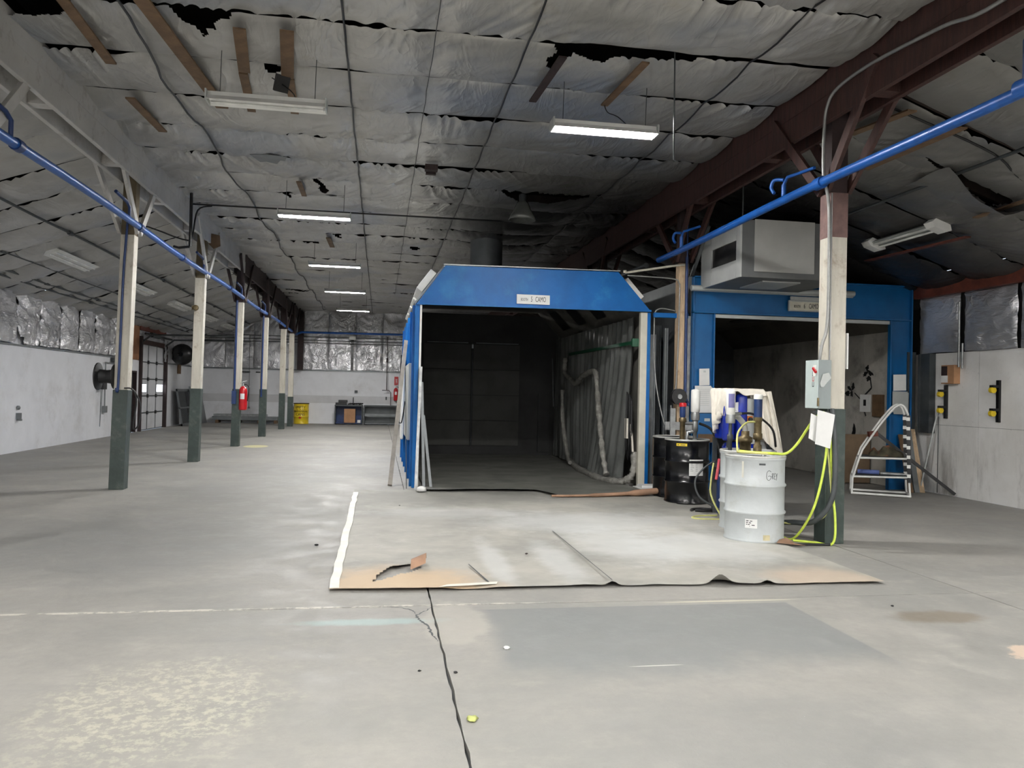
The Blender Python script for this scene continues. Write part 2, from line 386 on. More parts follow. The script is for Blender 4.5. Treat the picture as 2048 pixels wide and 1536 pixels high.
m_day = M('daylit_window_pane', (230, 236, 245), 0.3, emit=((0.85, 0.92, 1.0), 2.2))
m_glass = M('dull_glass_lamp', (110, 112, 108), 0.15, 0.3, 0.1)

# ------------------------------------------------------------------ structure: floor
fb = MB(); fb.box(XL - .3, XR + .3, YN - .3, YF + .3, -0.3, -0.03)
floor = struct('floor', fb, m_dkgrey)
def slab(x0, x1, y0, y1, jag=0.0, seed=0):
    """a slab with a slightly ragged outline where the joints have crumbled"""
    pts = []; g = 0.007
    def edge(ax, ay, bx, by):
        L = math.hypot(bx - ax, by - ay); n = max(2, int(L / (0.12 if jag else 3.0)))
        for i in range(n):
            t = i / n; dx = random.uniform(-jag, jag); dy = random.uniform(-jag, jag)
            pts.append((ax + (bx - ax) * t + (dx if i else 0), ay + (by - ay) * t + (dy if i else 0)))
    edge(x0 + g, y0 + g, x1 - g, y0 + g); edge(x1 - g, y0 + g, x1 - g, y1 - g); edge(x1 - g, y1 - g, x0 + g, y1 - g); edge(x0 + g, y1 - g, x0 + g, y0 + g)
    m = MB(); n = len(pts)
    m.add([(x, y, 0.0) for x, y in pts] + [(x, y, -0.03) for x, y in pts], [tuple(range(n))] + [(i, i + n, (i + 1) % n + n, (i + 1) % n) for i in range(n)])
    m.build('concrete_slab', m_floor, floor)
slab(XL, 0.42, YN, 5.93, 0.006); slab(0.42, 4.97, YN, 5.93, 0.005); slab(4.97, XR, YN, 5.93, 0.004)
slab(XL, 0.42, 5.93, YF, 0.004); slab(0.42, 4.97, 5.93, YF, 0.004); slab(4.97, XR, 5.93, YF, 0.004)
# branching crack beside the joint
ck = MB()
def crack(pts, wd):
    pts = smoothpath([(x, y, 0) for x, y in pts], 7); L = []; Rr = []
    for i, p in enumerate(pts):
        d = (pts[min(i + 1, len(pts) - 1)] - pts[max(i - 1, 0)]).normalized(); nrm = Vector((-d.y, d.x, 0))
        ww = wd * random.uniform(0.4, 1.3) * (0.25 + math.sin(math.pi * (i + .5) / len(pts)))
        j = nrm * random.uniform(-1, 1) * wd
        L.append(p + nrm * ww + j); Rr.append(p - nrm * ww + j)
    n = len(pts); vs = [(a.x, a.y, 0.0012) for a in L] + [(a.x, a.y, 0.0012) for a in Rr]
    ck.add(vs, [(i, i + 1, i + 1 + n, i + n) for i in range(n - 1)])
crack([(0.42, 5.9), (0.36, 5.78), (0.30, 5.68), (0.31, 5.56), (0.36, 5.42), (0.38, 5.2), (0.41, 5.08)], 0.008)
crack([(0.30, 5.68), (0.27, 5.8), (0.2, 5.88), (0.05, 5.93)], 0.006)
ck.build('crack', m_dkgrey, floor)

# ------------------------------------------------------------------ structure: walls
wl = MB()
for y0, y1, z0, z1 in ((YN, 28.1, 0, 2.45), (28.6, 29.0, 0, 2.45), (32.25, YF, 0, 2.45), (28.1, 28.6, 2.05, 2.45)):
    wl.box(XL - .15, XL, y0, y1, z0, z1)
for y0, y1, z0, z1 in ((YN, 29.0, 2.45, 3.9), (32.25, YF, 2.45, 3.9), (29.0, 32.25, 3.06, 3.9)):
    wl.box(XL - .15, XL - .04, y0, y1, z0, z1)
wall_left = struct('wall_left', wl, m_white)
wr = MB(); wr.box(XR + .03, XR + .15, YN, YF, 0, 3.9)
wall_right = struct('wall_right', wr, m_dark)
edges = [11.53 - 1.22 * k for k in range(13, -1, -1)] + [13.0, 16.0, 20.0, 26.0, 32.0, YF]
for a, b in zip(edges[:-1], edges[1:]):
    p = MB()
    if b < 13.5:
        p.box(XR, XR + .03, a + .004, b - .004, 1.205, 2.46); p.build('upper_wall_board', m_soot, wall_right)
        p = MB(); p.box(XR, XR + .03, a + .004, b - .004, 0, 1.2); p.build('lower_wall_board', m_soot, wall_right)
    else:
        p.box(XR, XR + .03, a + .004, b - .004, 0, 2.46); p.build('wall_board', m_soot, wall_right)
wf = MB()
wf.box(XL, XR, YF, YF + .15, 0, 2.45)
wf.add([(XL, YF + .05, 2.45), (XR, YF + .05, 2.45), (XR, YF + .05, 3.8), (CR, YF + .05, 5.6), (CL, YF + .05, 5.6), (XL, YF + .05, 3.8)], [(0, 1, 2, 3, 4, 5)])
wall_far = struct('wall_far', wf, m_white)
wn = MB(); wn.add([(XL, YN, 0), (XR, YN, 0), (XR, YN, 3.8), (CR, YN, 5.6), (CL, YN, 5.6), (XL, YN, 3.8)], [(0, 1, 2, 3, 4, 5)])
struct('wall_near', wn, m_white)

def drape(parent, P0, du, W, nrm, z0, ztop, mat, seed, dx=0.05, hang=0.0, amp=0.05, keepfn=None, name='foil_panel'):
    """a hanging foil-faced blanket: swags falling from its top corners, creases below"""
    nx = max(6, int(W / dx)) + 1; nz = max(8, int((ztop(0.5) - z0) / dx)) + 1
    u = np.linspace(0, 1, nx)[None, :]; v = np.linspace(0, 1, nz)[:, None]
    U, V = np.meshgrid(u[0], v[:, 0])
    zt = np.array([ztop(t) for t in u[0]])[None, :]
    zb = z0 - hang * (vn(U * 3, U * 0 + seed, seed) - 0.4)
    Z = zb + (zt - zb) * V
    top = (1 - V) * (zt - zb)
    ph = (top + 0.9 * (1 - (2 * U - 1) ** 2) * -0.45) * 5.5 + 1.2 * vn(U * 4, V * 3, seed + 1)
    swag = (1 - 2 * np.abs(vn(ph * 1.15, U * 0.8, seed + 2) - 0.5)) ** 3
    side = (1 - 2 * np.abs(vn((U + 0.25 * (1 - V)) * 9, V * 1.6, seed + 6) - 0.5)) ** 3
    cr = (1 - 2 * np.abs(vn(U * 6 + V * 4, V * 5 - U * 3, seed + 3) - 0.5)) ** 2 + 0.5 * (1 - 2 * np.abs(vn(U * 13 - V * 9, V * 11, seed + 4) - .5)) ** 2
    wgt = np.clip(V * 1.6 - 0.25, 0, 1)
    D = amp * (swag * wgt * 1.5 + cr * (1 - wgt) * 0.8 + 0.25 * cr * wgt + 0.6 * side * (1 - wgt)) + 0.07 * np.sin(np.pi * U) ** 0.5 * np.sin(np.pi * np.clip(V, 0.02, 1)) ** 0.5
    P = np.zeros((nz, nx, 3))
    for k in range(3): P[:, :, k] = P0[k] + du[k] * U * W + nrm[k] * D
    P[:, :, 2] = Z
    keep = None
    if keepfn is not None:
        Uc = (U[:-1, :-1] + U[1:, 1:]) / 2; Vc = (V[:-1, :-1] + V[1:, 1:]) / 2; keep = keepfn(Uc, Vc)
    return grid_obj(name, P, mat, parent, keep)
# left wall foil
k = 0
for y in np.arange(2.0, 37.3, 1.25):
    if 27.6 < y < 31.8: k += 1; continue
    wdt = 1.23
    if y < 27.6 and y + 1.25 > 27.9: wdt = 0.4
    if abs(y - 19.5) < .1:
        kf = lambda U, V: ~((V < 0.28 - 1.3 * np.abs(U - 0.02)) | ((V < 0.10 * np.sin(U * 9) + 0.02) & (U > 0.1) & (U < .8)))
    else: kf = None
    drape(wall_left, (XL + .01, y, 0), (0, 1, 0), wdt, (1, 0, 0), 2.50, lambda t: 3.70, m_foilw, 30 + k, 0.05 if y > 14 and y < 28 else 0.08, 0.03, keepfn=kf); k += 1
# right wall foil
for i, (y0, wdt) in enumerate(((4.5, 1.2), (5.75, 1.2), (7.0, 1.2), (8.25, 1.25), (9.55, 1.1), (10.72, 1.12), (11.95, 1.0))):
    drape(wall_right, (XR - .01, y0, 0), (0, 1, 0), wdt, (-1, 0, 0), 2.47, lambda t: 3.48, m_foilw, 80 + i, 0.045, 0.02, 0.02)
# far wall foil
x = XL + .02; i = 0
while x < 5.0:
    wdt = 1.22
    if x < CL < x + 1.22: wdt = CL - x - .05
    tf = lambda t, x=x, wdt=wdt: float(roof(x + t * wdt)) - 0.02
    z0 = 2.5
    drape(wall_far, (x, YF - .02, 0), (1, 0, 0), wdt, (0, -1, 0), z0, tf, m_foilw, 120 + i, 0.06, 0.03, 0.04)
    x += wdt + .025 + (0.25 if wdt < 1.2 else 0); i += 1
# sills under the foil
t = MB(); t.box(XL, XL + .04, YN, 28.0, 2.44, 2.475); t.box(XL, XL + .04, 32.4, YF, 2.44, 2.475); struct('trim_1', t, m_grey)
t = MB(); t.box(XL, 5.0, YF - .05, YF, 2.43, 2.48); struct('trim_2', t, m_grey)
t = MB(); t.box(XR - .16, XR - .04, 4.4, 12.98, 3.46, 3.70); struct('trim_3', t, m_rust)
# darker wide band on the far wall (a repainted strip)
t = MB(); t.box(XL, CR, YF - .006, YF, 0.95, 1.3); struct('trim_4', t, M('grey_repainted_band', (206, 206, 208), 0.6, 0, 0.04, 2))

# ------------------------------------------------------------------ structure: ceiling
dk = MB()
for a, b in ((XL - .1, CL), (CL, CR), (CR, XR + .1)):
    za, zb = float(roof(a)) + .3, float(roof(b)) + .3
    dk.add([(a, YN - .1, za), (b, YN - .1, zb), (b, YF + .2, zb), (a, YF + .2, za)], [(0, 1, 2, 3)])
ceiling = struct('ceiling', dk, m_dark)
STR = {1: (-2.55, -0.43, 0.47, 1.42, 3.85), 0: (-7.1, -5.8), 2: (7.05,)}
HOLES = [
    [(-2.12, 8.0), (-1.5, 8.0), (-1.52, 8.12), (-1.66, 8.2), (-1.7, 8.34), (-1.8, 8.3), (-1.86, 8.56), (-1.9, 8.3), (-2.0, 8.26), (-2.06, 8.12)],
    [(-3.85, 7.9), (-3.0, 7.9), (-3.02, 8.22), (-3.4, 8.4), (-3.85, 8.5)],
    [(1.72, 8.0), (3.3, 8.0), (3.2, 8.08), (2.6, 8.1), (2.3, 8.26), (2.1, 8.2), (1.95, 8.14), (1.85, 8.3), (1.78, 8.7), (1.74, 8.4)],
    [(1.9, 13.95), (2.5, 13.95), (3.9, 13.85), (3.7, 14.1), (3.0, 14.35), (2.4, 14.3)],
    [(1.6, 17.3), (3.6, 17.3), (3.4, 17.6), (2.6, 17.75)],
    [(1.6, 18.45), (3.9, 18.45), (3.6, 18.75), (2.4, 18.7)],
    [(-1.98, 15.05), (-1.64, 15.05), (-1.72, 15.2), (-1.8, 15.5), (-1.9, 15.2)],
    [(-1.38, 9.2), (-1.16, 9.2), (-1.2, 9.4), (-1.34, 9.38)],
    [(-1.35, 13.9), (-1.2, 13.9), (-1.05, 14.4), (-1.05, 14.9), (-1.15, 14.8), (-1.17, 14.3)],
    [(-1.1, 15.0), (-0.75, 15.0), (-0.75, 15.14), (-1.1, 15.12)],
    [(-1.2, 18.9), (-0.95, 18.9), (-1.0, 19.3), (-1.1, 19.1)],
    [(-1.9, 20.0), (-1.55, 20.0), (-1.6, 20.2), (-1.85, 20.2)],
    [(0.1, 20.05), (0.3, 20.05), (0.3, 20.2), (0.1, 20.2)], [(0.62, 20.02), (0.9, 20.02), (0.85, 20.35), (0.66, 20.35)],
    [(1.5, 30.0), (2.8, 30.0), (2.4, 30.8), (1.7, 31.5)], [(-3.5, 29.8), (-2.6, 29.9), (-2.9, 30.2)],
    [(6.6, 8.85), (7.9, 8.85), (7.9, 9.25), (7.3, 9.05)],
]
YP = [8.0 + 1.21 * k for k in range(-12, 25)]
YP = [y for y in YP if y > YN + .2]; YP = [YN + .05] + YP + [YF - .03]
def strip(bay, y0, y1, idx):
    xa, xb = ((XL + .02, CL - .2), (CL + .17, CR - .2), (CR + .2, XR - .17))[bay]
    near = (6.5 < y0 < 15.5)
    hl = any(min(p[0] for p in h) < xb and max(p[0] for p in h) > xa and min(p[1] for p in h) < y1 - .02 and max(p[1] for p in h) > y0 + .02 for h in HOLES)
    dx = 0.024 if hl and y0 < 16 else 0.034 if (near and bay == 1) else 0.05 if hl else (0.06 if near else (0.09 if 0 < y0 < 24 else 0.16))
    nx = int((xb - xa) / dx) + 1; ny = max(7, int((y1 - y0) / dx)) + 1
    X, Tt = np.meshgrid(np.linspace(xa, xb, nx), np.linspace(0, 1, ny)); sd = idx * 7 + bay * 131
    big = .022 if abs(y0 - 8) < .01 else 0; big2 = .03 if abs(y1 - 8) < .01 else 0
    g0 = big + 0.012 + 0.05 * np.clip(vn(X * 1.1, X * 0 + 3, sd) - 0.72, 0, 1); g1 = big2 + 0.012 + 0.05 * np.clip(vn(X * 1.3, X * 0 + 5, sd + 1) - 0.7, 0, 1)
    Y = (y0 + g0) + (y1 - g1 - y0 - g0) * Tt
    sagm = (0.075 if bay != 1 else 0.065) * (0.6 + 0.8 * vn(X * 0.6, X * 0, sd + 2))
    if bay == 1: sagm = sagm + 0.10 * np.exp(-((X - 2.9) / 1.1) ** 2) * (1.0 if 13.8 < y0 < 20 else 0)
    for s_ in STR[bay]: sagm = sagm * (1 - 0.45 * np.exp(-((X - s_) / 0.16) ** 2))
    sag = sagm * np.sin(np.pi * np.clip(Tt, 0, 1)) ** 0.55
    # pulled creases that fan out from the purlin edges
    e0 = np.exp(-Tt / 0.28); e1 = np.exp(-(1 - Tt) / 0.4)
    sh = 1.1 * (vn(X * 0.5, X * 0, sd + 3) - 0.5)
    q0 = np.abs(vn((X + sh * Tt * 1.3) * 9, Tt * 1.3, sd + 4) - 0.5) * 2
    q1 = np.abs(vn((X - 0.9 * (1 - Tt) + 0.5 * sh * Tt) * 8, Tt * 1.2, sd + 5) - 0.5) * 2
    m0 = np.clip(vn(X * 0.9, X * 0, sd + 6) * 2 - 0.7, 0, 1); m1 = np.clip(vn(X * 0.8, X * 0, sd + 7) * 2 - 0.7, 0, 1)
    cr = np.abs(vn(X * 3.1 + Tt * 2, Tt * 4 + X * 0.7, sd + 8) - 0.5)
    wr_ = 0.060 * (1 - q0) ** 2 * e0 * m0 + 0.070 * (1 - q1) ** 2 * e1 * m1 + 0.035 * cr
    Z = roof(X) - 0.03 - sag - wr_
    P = np.stack([X, Y, Z], -1)
    keep = None
    cx = (X[:-1, :-1] + X[1:, 1:]) / 2; cy = (Y[:-1, :-1] + Y[1:, 1:]) / 2
    rag = 0.05 * (vn(cx * 14, cy * 14, 5) - 0.5) + 0.1 * (vn(cx * 5, cy * 5, 6) - .5)
    for h in HOLES:
        hx = [p[0] for p in h]; hy = [p[1] for p in h]
        if max(hx) < xa or min(hx) > xb or max(hy) < y0 or min(hy) > y1: continue
        r = ~inpoly(cx + rag, cy + rag * .7, h); keep = r if keep is None else keep & r
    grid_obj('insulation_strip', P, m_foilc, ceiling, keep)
for i, (a, b) in enumerate(zip(YP[:-1], YP[1:])):
    for bay in (0, 1, 2):
        if bay == 2 and a > 26: continue
        strip(bay, a, b, i)
for y in YP[1:-1]:
    for a, b in ((XL, CL), (CL, CR), (CR, XR)):
        m = MB(); za, zb = float(roof(a)) + .1, float(roof(b)) + .1
        m.bar((a, y, za), (b, y, zb), 0.045, 0.22); m.build('purlin', m_purlin, ceiling)

# ------------------------------------------------------------------ overhead door and man door in the left wall
d1 = MB(); d1.box(XL - .1, XL - .06, 29.0, 32.25, 0, 3.06); door = struct('door_1', d1, m_dkgrey)
zs = [0.02, 0.62, 1.22, 1.82, 2.42, 3.04]
for r in range(5):
    for c in range(3):
        y0 = 29.05 + c * 1.065; m = MB(); win = (r == 2 and c != 1)
        z0, z1 = zs[r] + .012, zs[r + 1] - .012
        if win:
            a, b, p, q = y0 + .12, y0 + .95, z0 + .13, z0 + .40
            m.box(XL - .06, XL - .03, y0 + .01, y0 + 1.055, z0, p); m.box(XL - .06, XL - .03, y0 + .01, y0 + 1.055, q, z1)
            m.box(XL - .06, XL - .03, y0 + .01, a, p, q); m.box(XL - .06, XL - .03, b, y0 + 1.055, p, q)
            o = m.build('door_panel', m_white, door)
            g = MB(); g.box(XL - .055, XL - .045, a, b, p, q); g.build('pane', m_day, o)
        else:
            m.box(XL - .06, XL - .03, y0 + .01, y0 + 1.055, z0, z1); m.build('door_panel', m_white, door)
for c in (1, 2):
    m = MB(); y = 29.05 + c * 1.065; m.box(XL - .03, XL - .01, y - .02, y + .02, 0.02, 3.04); m.build('door_stile', m_grey, door)
    for zz in zs[1:-1]:
        m = MB(); m.box(XL - .03, XL + .01, y - .07, y + .07, zz - .06, zz + .06); m.build('hinge', m_black, door)
for zz in zs[1:-1]:
    m = MB(); m.box(XL - .035, XL - .02, 29.05, 32.2, zz - .02, zz + .02); m.build('door_rail', m_dkgrey, door)
for y in (29.0, 32.25):
    m = MB(); m.box(XL - .05, XL + .09, y - .07, y + .07, 0, 3.3); m.build('door_track', m_dkbrown, door)
for i, y in enumerate((29.1, 32.1)):
    m = MB(); m.tube([(XL + .05, y, 3.1), (XL + .35, y, 3.35), (XL + 3.2, y, 3.40)], 0.035, 6); m.build('horizontal_track', m_dkgrey, door)
m = MB(); m.tube([(XL + .2, 28.9, 3.38), (XL + .2, 32.35, 3.38)], 0.04, 8); m.build('torsion_shaft', m_black, door)
m = MB(); m.tube([(XL + .2, 29.6, 3.38), (XL + .2, 30.6, 3.38)], 0.09, 10); m.build('torsion_spring', m_dkgrey, door)
m = MB(); m.box(XL - .04, XL + .06, 28.85, 32.4, 3.5, 3.78); m.build('lintel', m_rust, door)
m = MB(); m.box(XL - .04, XL + .04, 29.0, 32.25, 3.04, 3.2); m.build('top_rail', m_brown, door)
m = MB(); m.box(XL - .04, XL + .0, 29.0, 32.25, 3.2, 3.5); m.build('transom_board', m_foilw, door)
d2 = MB(); d2.box(XL - .12, XL - .08, 28.12, 28.58, 0, 2.02); dr2 = struct('door_2', d2, m_dkgrey)
m = MB(); m.box(XL - .1, XL + .03, 28.06, 28.12, 0, 2.08); m.box(XL - .1, XL + .03, 28.58, 28.64, 0, 2.08); m.box(XL - .1, XL + .03, 28.06, 28.64, 2.02, 2.08); m.build('door_frame', m_dkbrown, dr2)
m = MB(); m.box(XL - .05, XL + .02, 27.9, 28.85, 2.46, 3.62); struct('trim_5', m, M('bare_plywood', (150, 104, 70), 0.7, 0, 0.12, 3))

# ------------------------------------------------------------------ girders (twin planks) and columns
def girder(x, y0, y1, mat, label, name='roof_girder'):
    g = thing(name, (x, y0, 4.7), label, 'beam')
    for sx in (-1, 1):
        m = MB(); a = x + sx * .115
        m.box(min(a, a + sx * .06), max(a, a + sx * .06), y0, y1, 4.70, 5.0); m.build('lower_plank', mat, g, 0.006)
        m = MB(); m.box(min(a, a + sx * .052), max(a, a + sx * .052), y0, y1, 5.005, 5.30); m.build('upper_plank', mat, g, 0.006)
    for y in np.arange(y0 + 2.35, y1, 2.37):
        m = MB(); m.box(x - .113, x + .113, y - .09, y + .09, 4.73, 4.98); m.build('spacer_block', mat, g)
    m = MB(); m.box(x - .11, x + .11, y0, y1, 5.12, 5.2); m.build('top_strip', m_dkbrown if mat is not m_greywhite else m_grey, g)
    return g
girder(CL, -6.9, 22.3, m_greywhite, 'off-white painted timber roof girder above the left row of posts, nearer half')
girder(CL, 22.32, YF - .05, m_dkbrown, 'dark unpainted timber roof girder at the far end of the left post row')
girder(CR, -6.9, YF - .05, m_brown, 'dark red-brown timber roof girder running above the two blue booths')

def column(x, y, label, gz=1.5, upper=None, body=None, zb=3.9, lean=0.0, dark=False, name='timber_post', low=None, brace=None, cat='post', s=0.098):
    c = thing(name, (x, y, 0), label, cat)
    up = upper or M('weathered_olive_timber', (104, 92, 70), .7, 0, .12, 5); bd = body or m_cream; bm = brace or m_greywhite; lw = low or m_green
    def seg(nm, z0, z1, hs, mt, bev=.006):
        m = MB(); a = x + lean * z0; b = x + lean * z1
        m.add([(a - hs, y - hs, z0), (a + hs, y - hs, z0), (a + hs, y + hs, z0), (a - hs, y + hs, z0), (b - hs, y - hs, z1), (b + hs, y - hs, z1), (b + hs, y + hs, z1), (b - hs, y + hs, z1)],
              [(0, 3, 2, 1), (4, 5, 6, 7), (0, 1, 5, 4), (1, 2, 6, 5), (2, 3, 7, 6), (3, 0, 4, 7)])
        return m.build(nm, mt, c, bev)
    seg('green_sleeve' if lw is m_green else 'lower_post', 0, gz, s + .01, lw)
    seg('painted_post', gz, zb, s, bd)
    seg('upper_post', zb, 5.12, s - .004, up)
    for sx in (-1, 1):
        for sy in (-1, 1):
            m = MB(); m.bar((x + lean * 4 + sx * .128, y + sy * .05, 3.95), (x + sx * .2, y + sy * 1.05, 5.05), 0.05, 0.12, up=(0, -sy, 1)); m.build('knee_brace', bm, c, 0.004)
    return c
column(-3.9, 8.2, 'cream post of the left row nearest to the viewer, only its braces in view')
L1 = column(-3.93, 12.97, 'cream post with dark green foot in the left row, carrying a black hose reel', 1.52, lean=.018)
L2 = column(-3.87, 17.7, 'cream post with green foot, second in the left row, a small rusty clamp on it', 1.55, lean=.014)
column(-3.84, 22.4, 'green-footed post of the left row beside a red fire extinguisher, chipped at its base', 1.55, upper=m_dkbrown, lean=.01, brace=m_dkbrown)
column(-3.78, 26.9, 'green-footed post between the extinguisher post and the two farthest posts', 1.55, upper=m_dkbrown, lean=.006, brace=m_dkbrown)
column(-3.76, 31.9, 'plain cream and green post just left of the farthest post', 1.4, upper=m_dkbrown, brace=m_dkbrown)
column(-3.70, 34.3, 'farthest post of the left row, next to the yellow drum', 1.25, upper=m_dkbrown, brace=m_dkbrown)
R1 = column(CR, 8.2, 'cream and green timber post standing behind the white drums, with an electrical box', 1.5, upper=m_dkbrown, body=m_cream, zb=3.45, brace=m_brown, s=.105)
m = MB(); m.box(CR - .107, CR + .107, 8.093, 8.307, 3.42, 3.92); m.build('bare_wood_band', M('mauve_brown_wood', (118, 92, 88), 0.65, 0, 0.15, 5), R1, .003)
column(5.12, 13.0, 'raw pine post between the two booths, behind the black drums', 0.86, upper=m_dkbrown, body=m_pine, zb=3.9, brace=m_brown, low=m_pine, s=.085)
column(CR + .03, 17.8, 'dark post rising in shadow behind the first booth, near its rear', 1.5, upper=m_dkbrown, body=m_dkbrown, brace=m_brown)
column(CR + .03, 22.6, 'dark post in deep shadow beyond the rear of the first booth', 1.5, upper=m_dkbrown, body=m_dkbrown, brace=m_dkbrown)

# ------------------------------------------------------------------ fluorescent fixtures
def fixture(loc, lit, label, L=1.24, wires=True, off=0.0, group=None, rotz=0.0, zc=ZC, tilt=0.0):
    t = thing('fluorescent_light', loc, label, 'light', group); h = L / 2
    m = MB(); m.prism([(-.05, .09), (.05, .09), (.06, .045), (.115, -.012), (.112, -.016), (.055, .036), (-.055, .036), (-.112, -.016), (-.115, -.012), (-.06, .045)], -h, h, 'y')
    # prism runs along y: turn to x
    m.v = [(v[1], v[0], v[2]) for v in m.v]
    m.build('reflector', m_white2, t, off=Vector((0, 0, 0)))
    for s_ in (-1, 1):
        m = MB(); m.box(s_ * h - .008, s_ * h + .008, -.115, .115, -.02, .092); m.build('end_plate', m_ltgrey, t, off=Vector((0, 0, 0)))
        m = MB(); m.tube([(-h + .03 + max(off, 0), s_ * .048, 0.005), (h - .03, s_ * .048, 0.005)], 0.018, 8)
        m.build('tube', m_tube_on if lit else m_tube_off, t, off=Vector((0, 0, 0)))
    if wires:
        for s_ in (-1, 1):
            m = MB(); m.tube([(s_ * h * .8, 0, .09), (s_ * h * .8 + .01, 0, zc - .03 - loc[2])], 0.004, 4); m.build('hanging_wire', m_dkgrey, t, off=Vector((0, 0, 0)))
    t.rotation_euler = (tilt if False else 0, tilt, rotz)
    return t
fixture((2.50, 8.85, 4.66), True, 'bright lit fluorescent light nearest the viewer, over the sheeted floor', off=0.12)
fixture((-1.27, 8.85, 4.66), False, 'unlit two-tube fluorescent light above the left aisle, brown boards over it')
fixture((-1.2, 14.25, 4.62), True, 'lit fluorescent light, nearest of the row of four receding down the aisle')
fixture((-1.16, 19.8, 4.62), True, 'lit fluorescent light, second nearest of the four down the aisle')
fixture((-1.13, 25.0, 4.62), True, 'lit fluorescent light, third of the four down the aisle')
fixture((-1.08, 30.8, 4.62), True, 'lit fluorescent light, farthest of the four, against the foil of the end wall')
for i, (x_, y_) in enumerate(((2.5, 1.2), (-1.25, 1.2), (2.5, -4.2), (-1.25, -4.2))):
    fixture((x_, y_, 4.66), True, ('lit fluorescent light over the bare near floor, right of the aisle', 'lit fluorescent light over the bare floor at the near end of the aisle',
            'lit fluorescent light behind the viewer, right of the aisle', 'lit fluorescent light behind the viewer, over the aisle')[i])
for i, (x_, y_, z_, lb) in enumerate(((-6.2, 3.5, 4.1, 'added out-of-view lit fluorescent light under the left slope, beside the viewer'), (-6.2, -3.0, 4.1, 'added out-of-view lit fluorescent light under the left slope, behind the viewer'), (7.4, 3.0, 4.05, 'added out-of-view lit fluorescent light under the right slope, beside the viewer'), (7.4, -3.0, 4.05, 'added out-of-view lit fluorescent light under the right slope, behind the viewer'))):
    fixture((x_, y_, z_), True, lb, zc=float(roof(x_)))  # unseen side-bay fixtures, added to brighten the side walls
for i, (y0, lb) in enumerate(((13.2, 'unlit flat light strip on the left slope, cut by the edge of the picture'), (17.9, 'unlit flat light strip on the left slope, nearest one seen whole'),
        (22.6, 'unlit flat light strip on the left slope, just right of the nearest post'), (27.0, 'unlit flat light strip on the left slope, between the first two posts'),
        (31.3, 'unlit flat light strip on the left slope, seen just right of the second post'), (35.3, 'unlit flat light strip on the left slope, farthest of its row'))):
    t = thing('strip_light', (-6.42, y0, 4.17), lb, 'light'); O = Vector((0, 0, 0))
    m = MB(); m.prism([(-.17, 0), (.17, 0), (.10, .06), (-.10, .06)], -1.1, 1.1, 'y'); m.build('housing', m_white2, t, off=O)
    for s_ in (-1, 1):
        m = MB(); m.tube([(s_ * .06, -1.05, -.02), (s_ * .06, 1.05, -.02)], 0.018, 6); m.build('tube', m_tube_off, t, off=O)
        m = MB(); m.tube([(0, s_ * .8, .06), (0, s_ * .8, .1)], .01, 4); m.build('bracket', m_dkgrey, t, off=O)
    t.rotation_euler = (0, -math.atan(.368), 0)
t = thing('fluorescent_light', (7.87, 10.95, 4.12), 'unlit two-tube light with white flared ends under the right slope', 'light'); O = Vector((0, 0, 0))
m = MB(); m.prism([(-.05, .07), (.05, .07), (.10, 0.01), (-.10, .01)], -.75, .75, 'y'); m.build('reflector', m_ltgrey, t, off=O)
for s_ in (-1, 1):
    m = MB(); m.tube([(s_ * .05, -.72, -.012), (s_ * .05, .72, -.012)], 0.02, 8); m.build('tube', m_tube_off, t, off=O)
    m = MB(); m.prism([(-.17, .0), (-.11, .09), (.11, .09), (.17, .0), (.1, -.05), (-.1, -.05)], s_ * .75 - .09, s_ * .75 + .09, 'y'); m.build('flared_end', m_white2, t, off=O)
    m = MB(); m.tube([(0, s_ * .6, .07), (0, s_ * .6, .14)], .006, 4); m.build('hanging_wire', m_dkgrey, t, off=O)
t.rotation_euler = (0, math.atan(.351), 0)
t = thing('high_bay_lamp', (2.46, 14.0, 4.72), 'dull bell-shaped glass lamp hanging under torn foil, unlit', 'lamp')
m = MB(); m.lathe([(.05, .34), (.09, .33), (.12, .28), (.15, .2), (.21, .1), (.25, 0), (.24, 0), (.2, .1), (.14, .2), (.1, .27)], (2.46, 14.0, 4.72), 24, cap=False); m.build('glass_shade', m_glass, t)
m = MB(); m.lathe([(.06, .33), (.07, .45), (.04, .48)], (2.46, 14.0, 4.72), 16); m.tube([(2.46, 14.0, 5.2), (2.46, 14.0, 5.5)], .012, 6); m.build('ballast_housing', m_dkgrey, t)

# ------------------------------------------------------------------ straps, cables and boards under the foil
def solo(name, mb, mat, label, cat, group=None, bevel=0):
    xs = [v[0] for v in mb.v]; ys = [v[1] for v in mb.v]; zs_ = [v[2] for v in mb.v]
    o = mb.build(name, mat, None, bevel, off=Vector(((min(xs) + max(xs)) / 2, (min(ys) + max(ys)) / 2, min(zs_))))
    return tag(o, label, cat, group)
def sagline(x, y0, y1, z, amp=0.02, r=0.009, wob=0.0):
    pts = []; n = int((y1 - y0) / .3)
    for i in range(n + 1):
        y = y0 + (y1 - y0) * i / n; ph = ((y - 8.0) / 1.21) % 1
        pts.append((x + wob * math.sin(y * 1.7) + random.uniform(-1, 1) * .006, y, z - .06 - amp * 1.15 * math.sin(math.pi * ph) ** .6))
    m = MB(); m.tube(pts, r, 5); return m
solo('steel_strap', sagline(-.43, -5, 37.3, ZC, .055, .012), m_black, 'dark strap running down the ceiling foil left of the near lit light', 'strap')
solo('steel_strap', sagline(1.42, -5, 37.3, ZC, .055, .012), m_black, 'dark strap running down the ceiling foil towards the first booth roof', 'strap')
solo('steel_strap', sagline(3.86, -5, 30, ZC, .055, .011), m_black, 'dark strap under the foil beside the right-hand girder', 'strap')
solo('cord', sagline(.47, -5, 30, ZC, .055, .005), m_dkgrey, 'thin dark cord under the foil between the two straps', 'cord')
